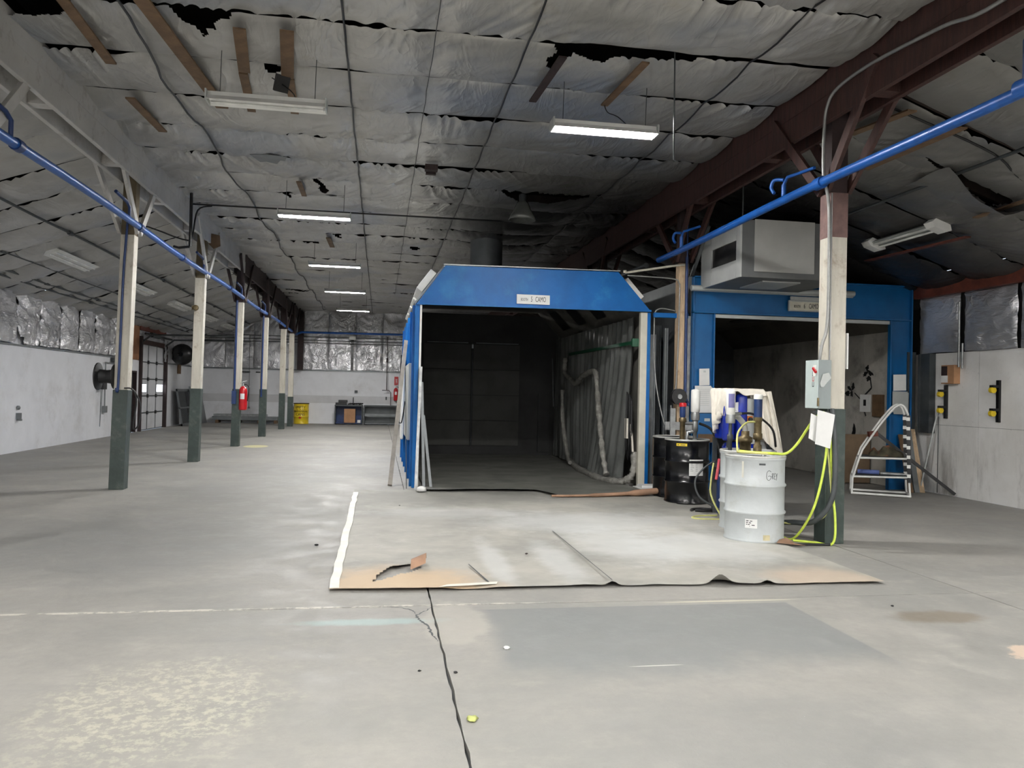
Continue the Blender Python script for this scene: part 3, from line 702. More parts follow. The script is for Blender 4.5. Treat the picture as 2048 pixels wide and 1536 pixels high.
solo('cable', sagline(-2.55, -5, 37, ZC, .06, .014, .05), m_black, 'wavy black cable stapled to the ceiling foil near the white girder', 'cable')
def board(x0, y0, x1, y1, wd, lb, fz, mat=None, th=.02, drop=.165):
    wd *= 1.25
    m = MB(); m.bar((x0, y0, float(fz(x0)) - drop), (x1, y1, float(fz(x1)) - drop), wd, th, up=(0, 0, 1) ); return solo('board', m, mat or m_tan, lb, 'board')
board(-2.95, 7.2, -3.0, 9.28, .09, 'narrow brown board across the foil nearest the white girder', roof)
board(-2.3, 6.8, -2.05, 10.45, .12, 'longest brown board slanting across two foil strips beside the big tear', roof)
board(-1.45, 8.1, -1.58, 9.2, .10, 'brown board on the foil directly right of the big tear', roof)
board(-1.60, 9.25, -1.70, 10.5, .08, 'brown board touching the near end of the unlit light', roof)
board(-.99, 8.05, -1.12, 9.28, .11, 'brown board crossing the first foil strip, right of its twin', roof)
board(-1.10, 9.3, -1.16, 10.45, .08, 'brown board ending above the right part of the unlit light', roof)
board(-3.12, 10.35, -3.06, 11.62, .09, 'short brown board low beside the white girder', roof)
board(2.70, 8.0, 2.62, 9.3, .07, 'curved tan board above the near lit light', roof)
board(1.80, 8.0, 1.73, 9.3, .07, 'dark board hanging out of the torn foil', roof, m_dkbrown, drop=.19)
board(-1.45, 13.9, -1.45, 14.9, .07, 'small tan board on the foil by a small dark tear', roof)
board(-1.27, 18.9, -1.25, 20.1, .09, 'small tan board above the second lit aisle light', roof)
board(5.80, 7.95, 5.68, 8.95, .10, 'tan board on the right slope, close behind the post braces', roof, drop=.17)
board(6.32, 7.85, 6.28, 9.6, .15, 'long tan board on the right slope above the blue pipe', roof, drop=.17)
board(8.28, 10.1, 8.22, 12.4, .08, 'dark red-brown board on the right slope beyond the flared light', roof, m_rust, drop=.17)
board(7.85, 8.6, 7.9, 9.5, .07, 'ochre board beside the torn pocket on the right slope', roof, drop=.18)
# torn flap and patches of batt
m = MB(); m.bar((-1.16, 9.22, 5.14), (-1.2, 9.3, 4.98), .16, .05); solo('torn_insulation', m, m_black, 'black scrap of insulation poking from the foil between two boards', 'insulation')
P = np.zeros((8, 12, 3)); uu, vv = np.meshgrid(np.linspace(0, 1, 12), np.linspace(0, 1, 8))
P[..., 0] = 6.9 + uu * 1.25; P[..., 1] = 8.75 + vv * .75; P[..., 2] = roof(P[..., 0]) - .12 - .28 * np.sin(np.pi * uu) * (1 - vv) + .02 * np.sin(uu * 17 + vv * 5)
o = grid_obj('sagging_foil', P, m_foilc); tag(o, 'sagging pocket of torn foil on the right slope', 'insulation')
m = MB(); pol = [(-2.05, 12.58), (-1.8, 12.52), (-1.5, 12.56), (-1.55, 12.8), (-1.62, 12.78), (-1.7, 13.0), (-1.85, 12.9), (-1.95, 12.95), (-2.0, 12.75)]
m.prism(pol, 5.165, 5.175, 'z'); solo('foil_patch', m, m_grey, 'ragged grey bare patch on the foil beyond the unlit light', 'patch')
m = MB(); m.box(.62, .82, 12.42, 12.56, 5.08, 5.17); m.box(.64, .8, 12.56, 12.64, 5.05, 5.1); solo('junction_box', m, m_dkbrown, 'small dark box on a ceiling seam near the thin cord', 'box')
m = MB(); m.tube(smoothpath([(-1.3, 9.35, 5.15), (-1.12, 9.2, 5.0), (-1.02, 9.1, 4.88), (-1.05, 9.0, 4.8), (-1.3, 8.85, 4.75)]), .007, 5); solo('lamp_cord', m, m_black, 'black cord looping down to the unlit fluorescent light', 'cord')
m = MB(); m.tube(smoothpath([(2.62, 9.3, 5.15), (2.62, 9.15, 5.0), (2.7, 9.0, 4.9), (2.78, 8.85, 4.75)]), .006, 5); solo('lamp_cord', m, m_black, 'thin cord dropping to the near lit light', 'cord')
m = MB(); m.tube([(3.04, 8.05, 5.3), (3.03, 8.0, 4.12), (3.08, 8.0, 4.11)], .008, 6); solo('hanging_rod', m, m_dkgrey, 'thin hanging rod with hooked end right of the near lit light', 'rod')
m = MB(); m.tube([(CL + .2, 16.05, 5.12), (3.0, 16.05, 5.13)], .018, 6); solo('ceiling_conduit', m, m_black, 'black conduit crossing the ceiling above the nearest aisle light', 'conduit')
m = MB(); m.tube(smoothpath([(-7.1, 16.3, 4.05), (-5.1, 16.35, 4.73), (-3.72, 15.6, 4.35), (-3.55, 15.6, 4.4), (-3.5, 15.8, 4.95), (-3.3, 16.05, 5.1)], 5), .016, 6); solo('ceiling_conduit', m, m_black, 'black conduit rising across the left slope behind the nearest post', 'conduit')
m = MB(); m.tube([(-8.0, 21.9, 3.72), (-6.0, 22.1, 4.46), (-4.1, 22.2, 5.1)], .02, 6); solo('ceiling_conduit', m, m_black, 'black conduit crossing the left slope farther back', 'conduit')
m = MB(); m.tube([(-3.55, 15.5, 5.22), (-3.55, 15.5, 4.2)], .03, 8); m.tube([(-3.56, 15.5, 4.2), (-3.75, 15.5, 4.17), (-3.85, 15.55, 4.2)], .025, 6); solo('drop_pipe', m, m_black, 'short black drop pipe with elbow between the first two posts', 'pipe')
for x_, z_, r_, lb in ((-5.84, 4.44, .022, 'thick black pipe along the left slope nearest the posts, with couplings'), (-7.0, 4.03, .014, 'thin grey pipe along the middle of the left slope'),
                       (-7.5, 3.86, .026, 'upper of two parallel dark pipes low on the left slope'), (-7.68, 3.78, .022, 'lower of two parallel dark pipes low on the left slope')):
    m = MB(); m.tube([(x_, y, z_ - .01 * math.sin(y)) for y in np.arange(5, 37.4, 1.6)], r_, 6)
    for y in np.arange(9.5, 36, 3.3): m.tube([(x_, y - .09, z_), (x_, y + .09, z_)], r_ * 1.8, 6); m.tube([(x_, y, z_), (x_, y, z_ + .12)], .008, 4)
    solo('sprinkler_pipe', m, m_dkgrey, lb, 'pipe')
m = MB(); m.tube([(7.05, 4, 4.46), (7.05, 13.5, 4.46)], .022, 6); solo('slope_pipe', m, m_dkgrey, 'dark pipe running under the right slope behind the blue pipe', 'pipe')
m = MB(); m.tube(smoothpath([(5.3, 8.25, 5.12), (6.0, 8.15, 4.85), (6.95, 8.1, 4.5), (7.6, 8.4, 4.32), (8.3, 8.4, 3.95)]), .014, 6); solo('slack_cable', m, m_black, 'slack black cable draped over the pipe under the right slope', 'cable')
m = MB(); m.tube([(7.9, 8.5, 4.3), (7.95, 8.5, 3.85)], .012, 5); m.tube([(8.1, 8.5, 4.2), (8.12, 8.5, 3.8)], .012, 5); solo('dangling_cable', m, m_dkgrey, 'pair of cables dangling at the right edge of the right slope', 'cable')

# ------------------------------------------------------------------ blue air pipes
t = thing('air_pipe', (-3.70, 4, 4.02), 'blue compressed-air pipe running past the whole left row of posts', 'pipe')
m = MB(); m.tube([(-3.70, y, 4.02 + .02 * math.sin(y * .7)) for y in np.arange(-2, 36.3, 1.2)] + [(-3.70, 36.4, 4.02)], .05, 12); m.build('pipe', m_bluepipe, t)
for y in (8.75, 12.9, 15.6, 20.3, 25, 30):
    m = MB(); m.tube([(-3.70, y - .06, 4.02 + .02 * math.sin(y * .7)), (-3.70, y + .06, 4.02 + .02 * math.sin(y * .7))], .066, 12); m.build('coupling', m_bluedk, t)
for y in (8.6, 12.4, 17.4, 22.0, 26.4):
    m = MB(); m.tube([(-3.70, y, 4.05), (-3.70, y, 4.22), (-3.70, y - .12, 4.27), (-3.74, y - .5, 4.33)], .025, 8); m.build('valve', m_bluedk, t)
t = thing('air_pipe', (-1, 36.4, 4.15), 'blue pipe crossing in front of the far foil wall to the booth', 'pipe')
m = MB(); m.tube([(-3.70, 36.4, 4.05), (-3.5, 36.4, 4.12), (1.4, 36.4, 4.16)], .05, 10); m.build('pipe', m_bluepipe, t)
m = MB(); m.tube([(-1.0, 36.4, 4.2), (-1.0, 36.4, 4.4)], .02, 6); m.tube([(-.9, 36.4, 4.2), (-.9, 36.4, 4.35)], .02, 6); m.build('valve', m_ltgrey, t)
t = thing('air_pipe', (4.78, 8, 4.02), 'glossy blue compressed-air pipe passing the right-hand posts', 'pipe')
m = MB(); m.tube([(4.78, y, 4.0 + .015 * math.sin(y * .9)) for y in np.arange(-1, 14.2, .95)], .05, 14); m.build('pipe', m_bluepipe, t)
m = MB(); m.tube([(4.78, 13.9, 4.0), (4.78, 17.6, 4.05)], .048, 10); m.build('bare_pipe_end', m_dkgrey, t)
for y in (5.25, 8.1):
    m = MB(); m.tube([(4.78, y - .07, 4.01), (4.78, y + .07, 4.01)], .068, 12); m.build('coupling', m_bluepipe, t)
m = MB(); m.tube([(4.78, 5.2, 4.05), (4.78, 5.2, 4.35)], .06, 10); m.build('riser', m_bluedk, t)
for y in (8.9, 12.2):
    m = MB(); m.tube([(4.78, y, 4.03), (4.78, y, 4.2)], .03, 8); m.tube([(4.78, y, 4.2), (4.80, y - .05, 4.28), (4.86, y - .55, 4.26)], .02, 8)
    m.tube(smoothpath([(4.78, y, 4.26), (4.72, y + .12, 4.28), (4.70, y + .16, 4.2), (4.72, y + .12, 4.12)]), .022, 8); m.build('valve', m_bluepipe, t)
# vertical drops
m = MB(); m.tube(smoothpath([(-3.84, 12.8, 4.15), (-3.86, 12.84, 4.0), (-3.9, 12.85, 3.2), (-3.93, 12.85, 1.62), (-3.96, 12.85, 1.55)]), .018, 8); solo('drop_pipe', m, m_bluedk, 'blue drop pipe down the front of the nearest left post', 'pipe')
m = MB(); m.tube([(-3.86, 22.28, 3.95), (-3.88, 22.28, 1.2)], .03, 8); m.box(-3.93, -3.82, 22.2, 22.3, 1.15, 1.5); solo('drop_pipe', m, m_bluedk, 'blue drop pipe ending in a filter on the extinguisher post', 'pipe')
m = MB(); m.tube([(-3.8, 26.78, 3.95), (-3.82, 26.78, 1.3)], .03, 8); solo('drop_pipe', m, m_bluedk, 'blue drop pipe on the fourth post of the left row', 'pipe')
m = MB(); m.tube([(5.16, 12.88, 4.9), (5.16, 12.88, 3.9)], .014, 6); m.tube([(5.15, 12.87, 4.0), (5.16, 12.87, 1.6), (5.2, 12.8, 1.45)], .028, 8); solo('drop_pipe', m, m_bluedk, 'blue drop pipe on the raw pine post', 'pipe')
m = MB(); m.tube(smoothpath([(4.8, 3.5, 4.92), (4.8, 5.5, 4.80), (4.8, 6.2, 4.9), (4.8, 7.2, 4.99), (4.8, 7.8, 4.97), (4.8, 8.0, 4.85), (4.8, 8.06, 4.6), (4.8, 8.06, 4.1), (4.86, 8.06, 3.85), (4.88, 8.06, 3.5), (4.88, 8.06, 2.5), (4.82, 8.07, 2.2), (4.8, 8.08, 2.02)], 6), .018, 8)
solo('conduit', m, m_conduit, 'grey conduit bending off the red-brown girder down to the electrical box', 'conduit')
m = MB(); m.tube([(4.91, 8.06, 3.9), (4.91, 8.06, 2.02)], .008, 6); solo('conduit', m, m_conduit, 'thin second conduit down the white-drum post to the electrical box', 'conduit')

# ------------------------------------------------------------------ items on the left posts
t = thing('hose_reel', (-4.12, 12.95, 1.72), 'black hose reel on the left side of the nearest post', 'reel')
m = MB(); m.lathe([(.02, -.14), (.21, -.14), (.21, -.12), (.11, -.10), (.10, 0), (.11, .08), (.19, .10), (.19, .115), (.02, .115)], (-4.12, 12.95, 1.72), 28, 'x', smooth=False); m.build('drum', m_rubber, t)
m = MB(); m.tube(smoothpath([(-3.84, 12.84, 1.55), (-3.72, 12.84, 1.53), (-3.66, 12.84, 1.35), (-3.7, 12.84, .95), (-3.62, 12.84, 1.0), (-3.6, 12.84, 1.3), (-3.7, 12.84, 1.52)]), .012, 6); solo('hose', m, m_rubber, 'looped black hose hanging on the near left post at the top of the green foot', 'hose')
m = MB(); m.box(-3.96, -3.84, 17.57, 17.6, 3.22, 3.3); m.lathe([(.02, 0), (.06, 0), (.06, .05), (.02, .05)], (-3.88, 17.53, 3.26), 12, 'y'); solo('pipe_clamp', m, m_brass, 'small rusty clamp on the second left post', 'clamp')
m = MB(); m.prism([(-3.72, 4.92), (-3.5, 4.88), (-3.48, 4.65), (-3.62, 4.58), (-3.74, 4.7)], 17.9, 17.93, 'y'); solo('cardboard_scrap', m, m_tan, 'brown board scrap wedged at the girder over the second post', 'scrap')
def curved(t, x, y, r, a0, a1, z0, z1, nm, mat):
    m = MB(); n = 10
    for zz in (0,):
        vs = [(x + r * math.sin(a0 + (a1 - a0) * k / n), y - r * math.cos(a0 + (a1 - a0) * k / n), z) for z in (z0, z1) for k in range(n + 1)]
        m.add(vs, [(k, k + 1, k + n + 2, k + n + 1) for k in range(n)], True)
    return m.build(nm, mat, t)
def extinguisher(loc, label, s=1.0):
    t = thing('fire_extinguisher', loc, label, 'extinguisher'); x, y, z = loc
    m = MB(); m.lathe([(.05 * s, 0), (.085 * s, .01), (.09 * s, .03), (.09 * s, .42 * s), (.07 * s, .48 * s), (.03 * s, .52 * s)], loc, 18); m.build('cylinder', m_red, t)
    m = MB(); m.tube([(x, y, z + .52 * s), (x, y, z + .58 * s)], .02, 8); m.bar((x - .06, y, z + .6 * s), (x + .09, y, z + .64 * s), .03, .02); m.build('handle', m_ltgrey, t)
    m = MB(); m.tube(smoothpath([(x + .03, y - .02, z + .57 * s), (x + .12 * s, y - .03, z + .5 * s), (x + .1 * s, y - .04, z + .2 * s)]), .014, 6); m.build('hose', m_rubber, t)
    curved(t, x, y, .092 * s, -.5, .5, z + .24 * s, z + .36 * s, 'label', m_paperw)
    return t
extinguisher((-3.66, 22.35, .98), 'large red fire extinguisher on the right side of the third visible left post', 1.25)
extinguisher((.74, 37.35, 1.13), 'red fire extinguisher on the far wall beside the booth', 1.15)
m = MB(); m.box(.66, .84, 37.44, 37.47, 1.85, 2.25); o = solo('safety_sign', m, m_red, 'narrow red sign above the far-wall extinguisher', 'sign')
mm = text_mb('FIRE', .11, lambda x, y, z: (.75 + y, 37.435 - z, 2.05 + x)); mm.build('lettering', m_paperw, o, off=None).location = Vector((0, 0, 0)) if False else (0, 0, 0)
m = MB(); m.box(-6.35, -5.85, 37.46, 37.48, 2.28, 2.33); m.box(-5.6, -5.3, 37.46, 37.48, 2.28, 2.33); solo('wall_marks', m, m_ink, 'two short black marks on the far wall behind the extinguisher post', 'mark')

# ------------------------------------------------------------------ far end of the hall
t = thing('drum', (-3.5, 37.0, 0), 'yellow drum lettered for empty aerosol cans, at the end wall', 'drum'); c0 = (-3.5, 37.0, 0)
def drum_profile(r, h):
    def hoop(z): return [(r, z - .022), (r * 1.035, z - .012), (r * 1.05, z), (r * 1.035, z + .012), (r, z + .022)]
    return [(r * .96, 0), (r * 1.03, .008), (r * 1.04, .02), (r * 1.02, .034), (r, .045)] + hoop(h * .345) + [(r, h * .5)] + hoop(h * .665) + [(r, h - .05), (r * 1.02, h - .035), (r * 1.04, h - .02), (r * 1.03, h), (r * .97, h), (r * .94, h - .02), (.001, h - .02)]
m = MB(); m.lathe(drum_profile(.33, .93), c0, 32, cap=False); m.build('body', m_yellow, t)
m = MB(); m.lathe([(.34, .905), (.35, .91), (.35, .94), (.34, .945)], c0, 32); m.build('lid', m_dkbrown, t)
for s_, zz in (('EMPTY', .75), ('AEROSOL', .59), ('CANS', .43)):
    text_mb(s_, .17, lambda x, y, z, zz=zz: (c0[0] + (.337 + z) * math.sin(x / .34 - .05), c0[1] - (.337 + z) * math.cos(x / .34 - .05), zz + y), .002, .95).build('lettering', m_ink, t)
m = MB(); m.add([(c0[0] - .02, c0[1] - .343, .35), (c0[0] + .05, c0[1] - .343, .29), (c0[0] - .02, c0[1] - .343, .23), (c0[0] - .09, c0[1] - .343, .29)], [(0, 3, 2, 1)]); m.build('diamond_label', m_red, t)
def workbench(x0, x1, label, inner):
    t = thing('workbench', ((x0 + x1) / 2, 37.0, 0), label, 'bench'); ys, ye = 36.75, 37.4
    m = MB(); m.box(x0 - .03, x1 + .03, ys - .03, ye, .84, .9); m.build('worktop', m_dkgrey, t, .004)
    for x_ in (x0, x1):
        m = MB(); m.box(x_ - .025, x_ + .025, ys, ye, 0, .84); m.build('end_panel', m_dkgrey, t)
    m = MB(); m.box(x0, x1, ys, ye, .05, .09); m.build('bottom_shelf', inner, t)
    m = MB(); m.box(x0, x1, ye - .02, ye, .05, .84); m.build('back_panel', inner, t)
    return t
b1 = workbench(-1.98, -.78, 'blue-backed steel workbench with a cardboard box below', m_bluedk)
b2 = workbench(-.68, .78, 'dark grey steel workbench with a middle shelf, nearest the booth', m_grey)
m = MB(); m.box(-.66, .76, 36.75, 37.1, .40, .52); m.build('middle_shelf', m_grey, b2)
m = MB(); m.box(-1.58, -1.08, 36.68, 37.05, .092, .72); m.box(-1.34, -1.32, 36.675, 37.05, .721, .723); solo('cardboard_box', m, m_card, 'square cardboard box on the lower shelf of the blue-backed bench', 'box', bevel=.004)
m = MB(); m.box(-.98, -.84, 36.7, 36.95, .095, .22); solo('white_box', m, m_paperw, 'small white box on the lower shelf at right of the cardboard box', 'box')
for i, (a, b, c_, d, e) in enumerate(((-1.98, -1.5, .9, 1.0, 'dark flat case at the left end of the blue-backed bench'), (-1.85, -1.45, 1.001, 1.12, 'dark case stacked on the flat case on the bench'), )):
    m = MB(); m.box(a, b, 36.8, 37.2, c_ + .001, d); solo('tool_case', m, m_black, e, 'case', bevel=.01)
m = MB()
for k in range(7): m.tube([(-1.4 + .08 * k, 36.9 + .03 * (k % 2), .93 + .01 * k % .03), (-1.3 + .09 * k, 37.05, .97)], .03, 6)
solo('tool_heap', m, m_black, 'heap of dark tools on the blue-backed bench', 'tools')
m = MB(); m.tube([(-1.2, 37.2, .9), (-1.2, 37.2, 1.25)], .02, 6); solo('upright_rod', m, m_black, 'short upright rod standing on the blue-backed bench', 'rod')
m = MB(); m.box(-1.16, -1.02, 37.45, 37.49, 1.45, 1.57); solo('wall_outlet', m, m_dkgrey, 'dark outlet box above the blue-backed bench', 'outlet')
m = MB(); m.box(.27, .33, 37.46, 37.49, 1.15, 1.3); solo('wall_outlet', m, m_dkgrey, 'small switch box low on the far wall over the grey bench', 'outlet')
m = MB(); m.tube([(.3, 37.2, 4.1), (.3, 37.2, 1.62)], .018, 6); m.tube([(.1, 37.2, 1.6), (.42, 37.2, 1.6), (.5, 37.2, 1.5), (.5, 37.2, .9)], .018, 6); m.tube([(.3, 37.2, 3.1), (.3, 37.2, 2.9)], .045, 6); solo('drop_pipe', m, m_dkbrown, 'dark drop pipe from the blue cross pipe to the grey bench', 'pipe')
m = MB()
m.tube([(-5.87, 37.3, 4.0), (-5.84, 37.3, .75)], .012, 5); m.lathe([(.02, 0), (.06, 0), (.05, .05), (.01, .1)], (-5.84, 37.3, .65), 10); solo('wall_cable', m, m_grey, 'long grey cord hanging down the far wall left of the posts', 'cord')
for z_, lb in ((3.99, 'top thin pipe of three crossing the far foil wall'), (3.84, 'middle thin pipe of three crossing the far foil wall'), (3.72, 'lowest thin pipe of three crossing the far foil wall')):
    m = MB(); m.tube([(-8.0, 37.2, z_ - .02), (1.2, 37.2, z_)], .016, 5); solo('wall_pipe', m, m_dkgrey, lb, 'pipe')
m = MB(); m.box(-1.45, -1.15, 37.0, 37.2, 3.9, 4.05); solo('emergency_light', m, m_white2, 'small white emergency light in the middle of the far foil wall', 'light')
m = MB(); m.box(-1.36, -1.24, 37.35, 37.42, 2.5, 3.9); solo('upright_brace', m, m_black, 'black upright strip splitting the far foil wall', 'strip')
m = MB(); m.box(-3.75, -3.5, 37.1, 37.4, 2.45, 5.1); solo('wall_post', m, m_dkbrown, 'dark post against the far wall where the foil stops', 'post')
t = thing('metal_stack', (-5.9, 37.0, 0), 'long bundle of pale metal sheets lying on a pallet at the far wall', 'stack')
m = MB(); m.box(-7.3, -4.5, 36.7, 37.3, .14, .3); m.build('lower_bundle', m_grey, t, .005)
m = MB(); m.box(-7.25, -5.0, 36.72, 37.25, .302, .40); m.build('upper_bundle', m_galv, t, .005)
for x_ in (-7.1, -6.2, -5.3, -4.6):
    m = MB(); m.box(x_ - .06, x_ + .06, 36.7, 37.3, 0, .14); m.build('pallet_runner', m_tan, t)
t = thing('leaning_sheet_frame', (-7.95, 34.2, 0), 'grey framed panel with open bays leaning on the left wall', 'panel')
T = Matrix.Translation((-7.72, 0, 0)) @ Matrix.Rotation(-.16, 4, 'Y')
m = MB(); m.box(-.05, 0, 33.2, 33.32, 0, 1.5, T); m.box(-.05, 0, 33.2, 35.3, 0, .1, T); m.box(-.05, 0, 33.2, 35.3, 1.4, 1.5, T); m.box(-.05, 0, 35.2, 35.3, 0, 1.5, T); m.box(-.05, 0, 33.2, 35.3, .7, .76, T); m.build('frame', m_grey, t)
m = MB(); m.box(-.04, -.03, 33.3, 34.5, .1, 1.4, T); m.build('infill_sheet', m_dkgrey, t)
t = thing('leaning_sheet_frame', (-7.7, 35.9, 0), 'solid grey sheet-metal panel leaning on the left wall near the corner', 'panel')
T = Matrix.Translation((-7.55, 0, 0)) @ Matrix.Rotation(-.2, 4, 'Y'); m = MB(); m.box(-.04, 0, 34.9, 36.9, 0, 1.62, T); m.build('sheet', m_grey, t, .005)
t = thing('wall_fan', (-7.9, 32.9, 2.75), 'black industrial fan mounted by the overhead door', 'fan')
m = MB(); m.lathe([(.1, -.2), (.3, -.12), (.42, .05), (.42, .12), (.40, .12), (.38, .05)], (-7.75, 32.9, 2.85), 22, 'y', cap=False); m.build('shroud', m_black, t)
for k in range(5):
    a = k * 2 * math.pi / 5; m = MB(); m.bar((-7.75, 32.93, 2.85), (-7.75 + .34 * math.cos(a), 32.93 + .03, 2.85 + .34 * math.sin(a)), .14, .012, up=(.3, 1, 0)); m.build('blade', m_dkgrey, t)
m = MB(); m.bar((-8.2, 32.9, 2.9), (-7.75, 32.85, 2.85), .06, .06); m.build('mounting_arm', m_black, t)
m = MB(); m.box(-8.18, -8.12, 34.1, 34.45, 2.1, 3.2); solo('plywood_strip', m, m_tan, 'narrow plywood strip hanging on the left wall beyond the door', 'board')
# left wall items
m = MB(); m.tube(smoothpath([(-8.15, 27.5, 2.25), (-8.15, 25.6, 2.25), (-8.15, 25.45, 2.15), (-8.15, 25.45, .95)], 4), .018, 6); m.box(-8.19, -8.1, 25.35, 25.55, .75, .95); solo('wall_conduit', m, m_grey, 'bent grey conduit with outlet on the white left wall', 'conduit')
m = MB(); m.box(-8.19, -8.0, 24.85, 25.15, 1.45, 1.72); o = solo('wall_box', m, m_black, 'small black control box with pull cord on the left wall', 'box')
m = MB(); m.tube([(-8.1, 24.95, 1.45), (-8.12, 24.98, .35)], .01, 4); m.tube([(-8.1, 25.05, 1.45), (-8.12, 24.98, .35)], .01, 4)
mo = m.build('pull_cord', m_grey, o)
m = MB(); m.lathe([(.03, 0), (.05, .01), (.05, .05), (.02, .07)], (-8.2, 19.75, 1.02), 10, 'x'); solo('wall_hook', m, m_grey, 'upper of two small grey fittings on the bare left wall', 'fitting')
m = MB(); m.box(-8.2, -8.13, 19.7, 19.84, .76, .9); m.box(-8.2, -8.1, 19.74, 19.8, .72, .76); solo('wall_hook', m, m_grey, 'lower of two small grey fittings on the bare left wall', 'fitting')
m = MB(); m.box(-8.2, -8.1, 26.0, 26.4, 2.3, 2.42); solo('wall_box', m, m_dkgrey, 'grey box under the foil of the left wall', 'box')

# ------------------------------------------------------------------ first blue booth
BX0, BX1, BY0, BY1 = .55, 4.62, 13.2, 20.2
b5 = thing('spray_booth', (2.58, 13.2, 0), 'blue walk-in booth with sloping shoulders, open front and dark inside, left of the two', 'booth')
m = MB(); m.prism([(.57, 3.05), (4.61, 3.08), (4.02, 3.73), (1.03, 3.70)], 13.14, 13.2, 'y'); m.build('header_panel', m_blue, b5, .006)
m = MB(); m.bar((.57, 13.12, 3.045), (4.61, 13.12, 3.075), .05, .03); m.build('header_lip', m_blue, b5)
m = MB(); m.bar((1.0, 13.13, 3.715), (4.04, 13.13, 3.745), .05, .012); m.build('header_top_trim', m_ltgrey, b5)
for x_, w_, nm, mt in ((.55, .07, 'front_jamb', m_blue), (4.56, .06, 'front_jamb', m_blue), (.625, .035, 'jamb_trim', m_white2), (4.44, .12, 'jamb_trim', M('cream_jamb_paint', (206, 202, 188), .5, 0, .05, 4))):
    m = MB(); m.box(x_, x_ + w_, 13.15, 13.26 if nm == 'front_jamb' else 13.24, 0.0, 3.05); m.build(nm, mt, b5, .004)
npan = 6; pw = (BY1 - BY0) / npan
m_lin = m_boothin
def chamf(x, zlo=3.05, zhi=3.70):  # profile of the roof
    return [(BX0, zlo), (1.03, zhi), (4.02, zhi), (BX1, zlo)]
for i in range(npan):
    y0, y1 = BY0 + .07 + i * pw * .99, BY0 + .07 + (i + 1) * pw * .99 - .01
    for sx, xa, xb, xi in ((-1, .57, .60, .605), (1, 4.57, 4.60, 4.565)):
        m = MB(); m.box(xa, xb, y0, y1, 0.01, 3.03); o = m.build('side_panel', m_blue, b5)
        m = MB(); m.box(xa - .06 if sx < 0 else xb, xa if sx < 0 else xb + .06, y0, y0 + .035, .01, 3.03); m.build('flange', m_blue, o)
        m = MB(); m.box(min(xi, xi - sx * .01), max(xi, xi - sx * .01), y0, y1, .01, 3.03); m.build('lining_panel', m_lin, o)
    for (a, b) in zip(chamf(0)[:-1], chamf(0)[1:]):
        m = MB(); A, B_ = Vector((a[0], 0, a[1])), Vector((b[0], 0, b[1])); d = (B_ - A).normalized(); nn = Vector((-d.z, 0, d.x)) * .03
        m.add([(A.x, y0, A.z), (B_.x, y0, B_.z), (B_.x, y1, B_.z), (A.x, y1, A.z)] + [(A.x + nn.x, y0, A.z + nn.z), (B_.x + nn.x, y0, B_.z + nn.z), (B_.x + nn.x, y1, B_.z + nn.z), (A.x + nn.x, y1, A.z + nn.z)],
              [(0, 3, 2, 1), (4, 5, 6, 7), (0, 1, 5, 4), (1, 2, 6, 5), (2, 3, 7, 6), (3, 0, 4, 7)])
        o = m.build('roof_panel', m_grey, b5)
        m = MB(); n2 = nn * -.35
        m.add([(A.x + n2.x, y0, A.z + n2.z), (B_.x + n2.x, y0, B_.z + n2.z), (B_.x + n2.x, y1, B_.z + n2.z), (A.x + n2.x, y1, A.z + n2.z)], [(0, 1, 2, 3)]); m.build('lining_panel', m_lin, o)
# light windows in the right shoulder, housings outside on both shoulders
for i in range(4):
    y0 = 13.8 + i * 1.55
    for sx in (-1, 1):
        A = Vector((4.62, 0, 3.05)) if sx > 0 else Vector((.55, 0, 3.05)); B_ = Vector((4.02, 0, 3.70)) if sx > 0 else Vector((1.03, 0, 3.70)); d = B_ - A
        p, q = A + d * .22, A + d * .85; nn = Vector((d.z, 0, -d.x)).normalized() * (sx * 1)
        if nn.z < 0: nn = -nn
        m = MB(); k_ = -nn * .03
        m.add([(p.x + k_.x, y0, p.z + k_.z), (q.x + k_.x, y0, q.z + k_.z), (q.x + k_.x, y0 + .7, q.z + k_.z), (p.x + k_.x, y0 + .7, p.z + k_.z)], [(0, 1, 2, 3)])
        m.build('light_window', m_black, b5)
        m = MB(); p, q = A + d * .30, A + d * .80
        a_, b_, c_, d_ = p + nn * .04, q + nn * .04, q + nn * .16, p + nn * .16
        m.prism([(a_.x, a_.z), (b_.x, b_.z), (c_.x, c_.z), (d_.x, d_.z)], y0 - .45, y0 + .85, 'y'); m.build('light_housing', m_white2, b5, .01)
m = MB(); m.box(.6, 4.57, 20.14, 20.18, 0, 3.6); m.build('rear_wall', m_boothdk, b5)
zs2 = [.24, .88, 1.53, 2.18, 2.83]
for c in range(2):
    for r in range(4):
        m = MB(); m.box(1.08 + c * 1.26, 1.08 + c * 1.26 + 1.20, 20.08, 20.12, zs2[r] + .008, zs2[r + 1] - .008); m.build('rear_door_panel', M('rear_door_grey', (74, 74, 71), .7, 0, .1, 2, dirt=((70, 70, 70), .5, 2)), b5)
m = MB(); m.tube([(2.31, 20.05, .24), (2.31, 20.05, 2.85)], .018, 6); m.build('door_latch_rod', m_dkgrey, b5)
m = MB(); m.box(2.29, 2.33, 20.03, 20.06, 2.72, 2.82); m.build('latch', m_ltgrey, b5)
for a, b in ((1.15, 2.2), (2.4, 3.5)):
    m = MB(); m.tube([(a, 20.06, 2.86), (b, 20.06, 2.86)], .014, 5); m.build('door_rail', m_grey, b5)
m = MB(); m.box(.48, .54, 13.75, 15.7, .75, 2.08); m.build('side_control_panel', m_ltgrey, b5, .01)
m = MB(); m.box(4.05, 4.35, 20.05, 20.1, 0.1, 1.6); m.build('rear_service_panel', m_boothdk, b5)
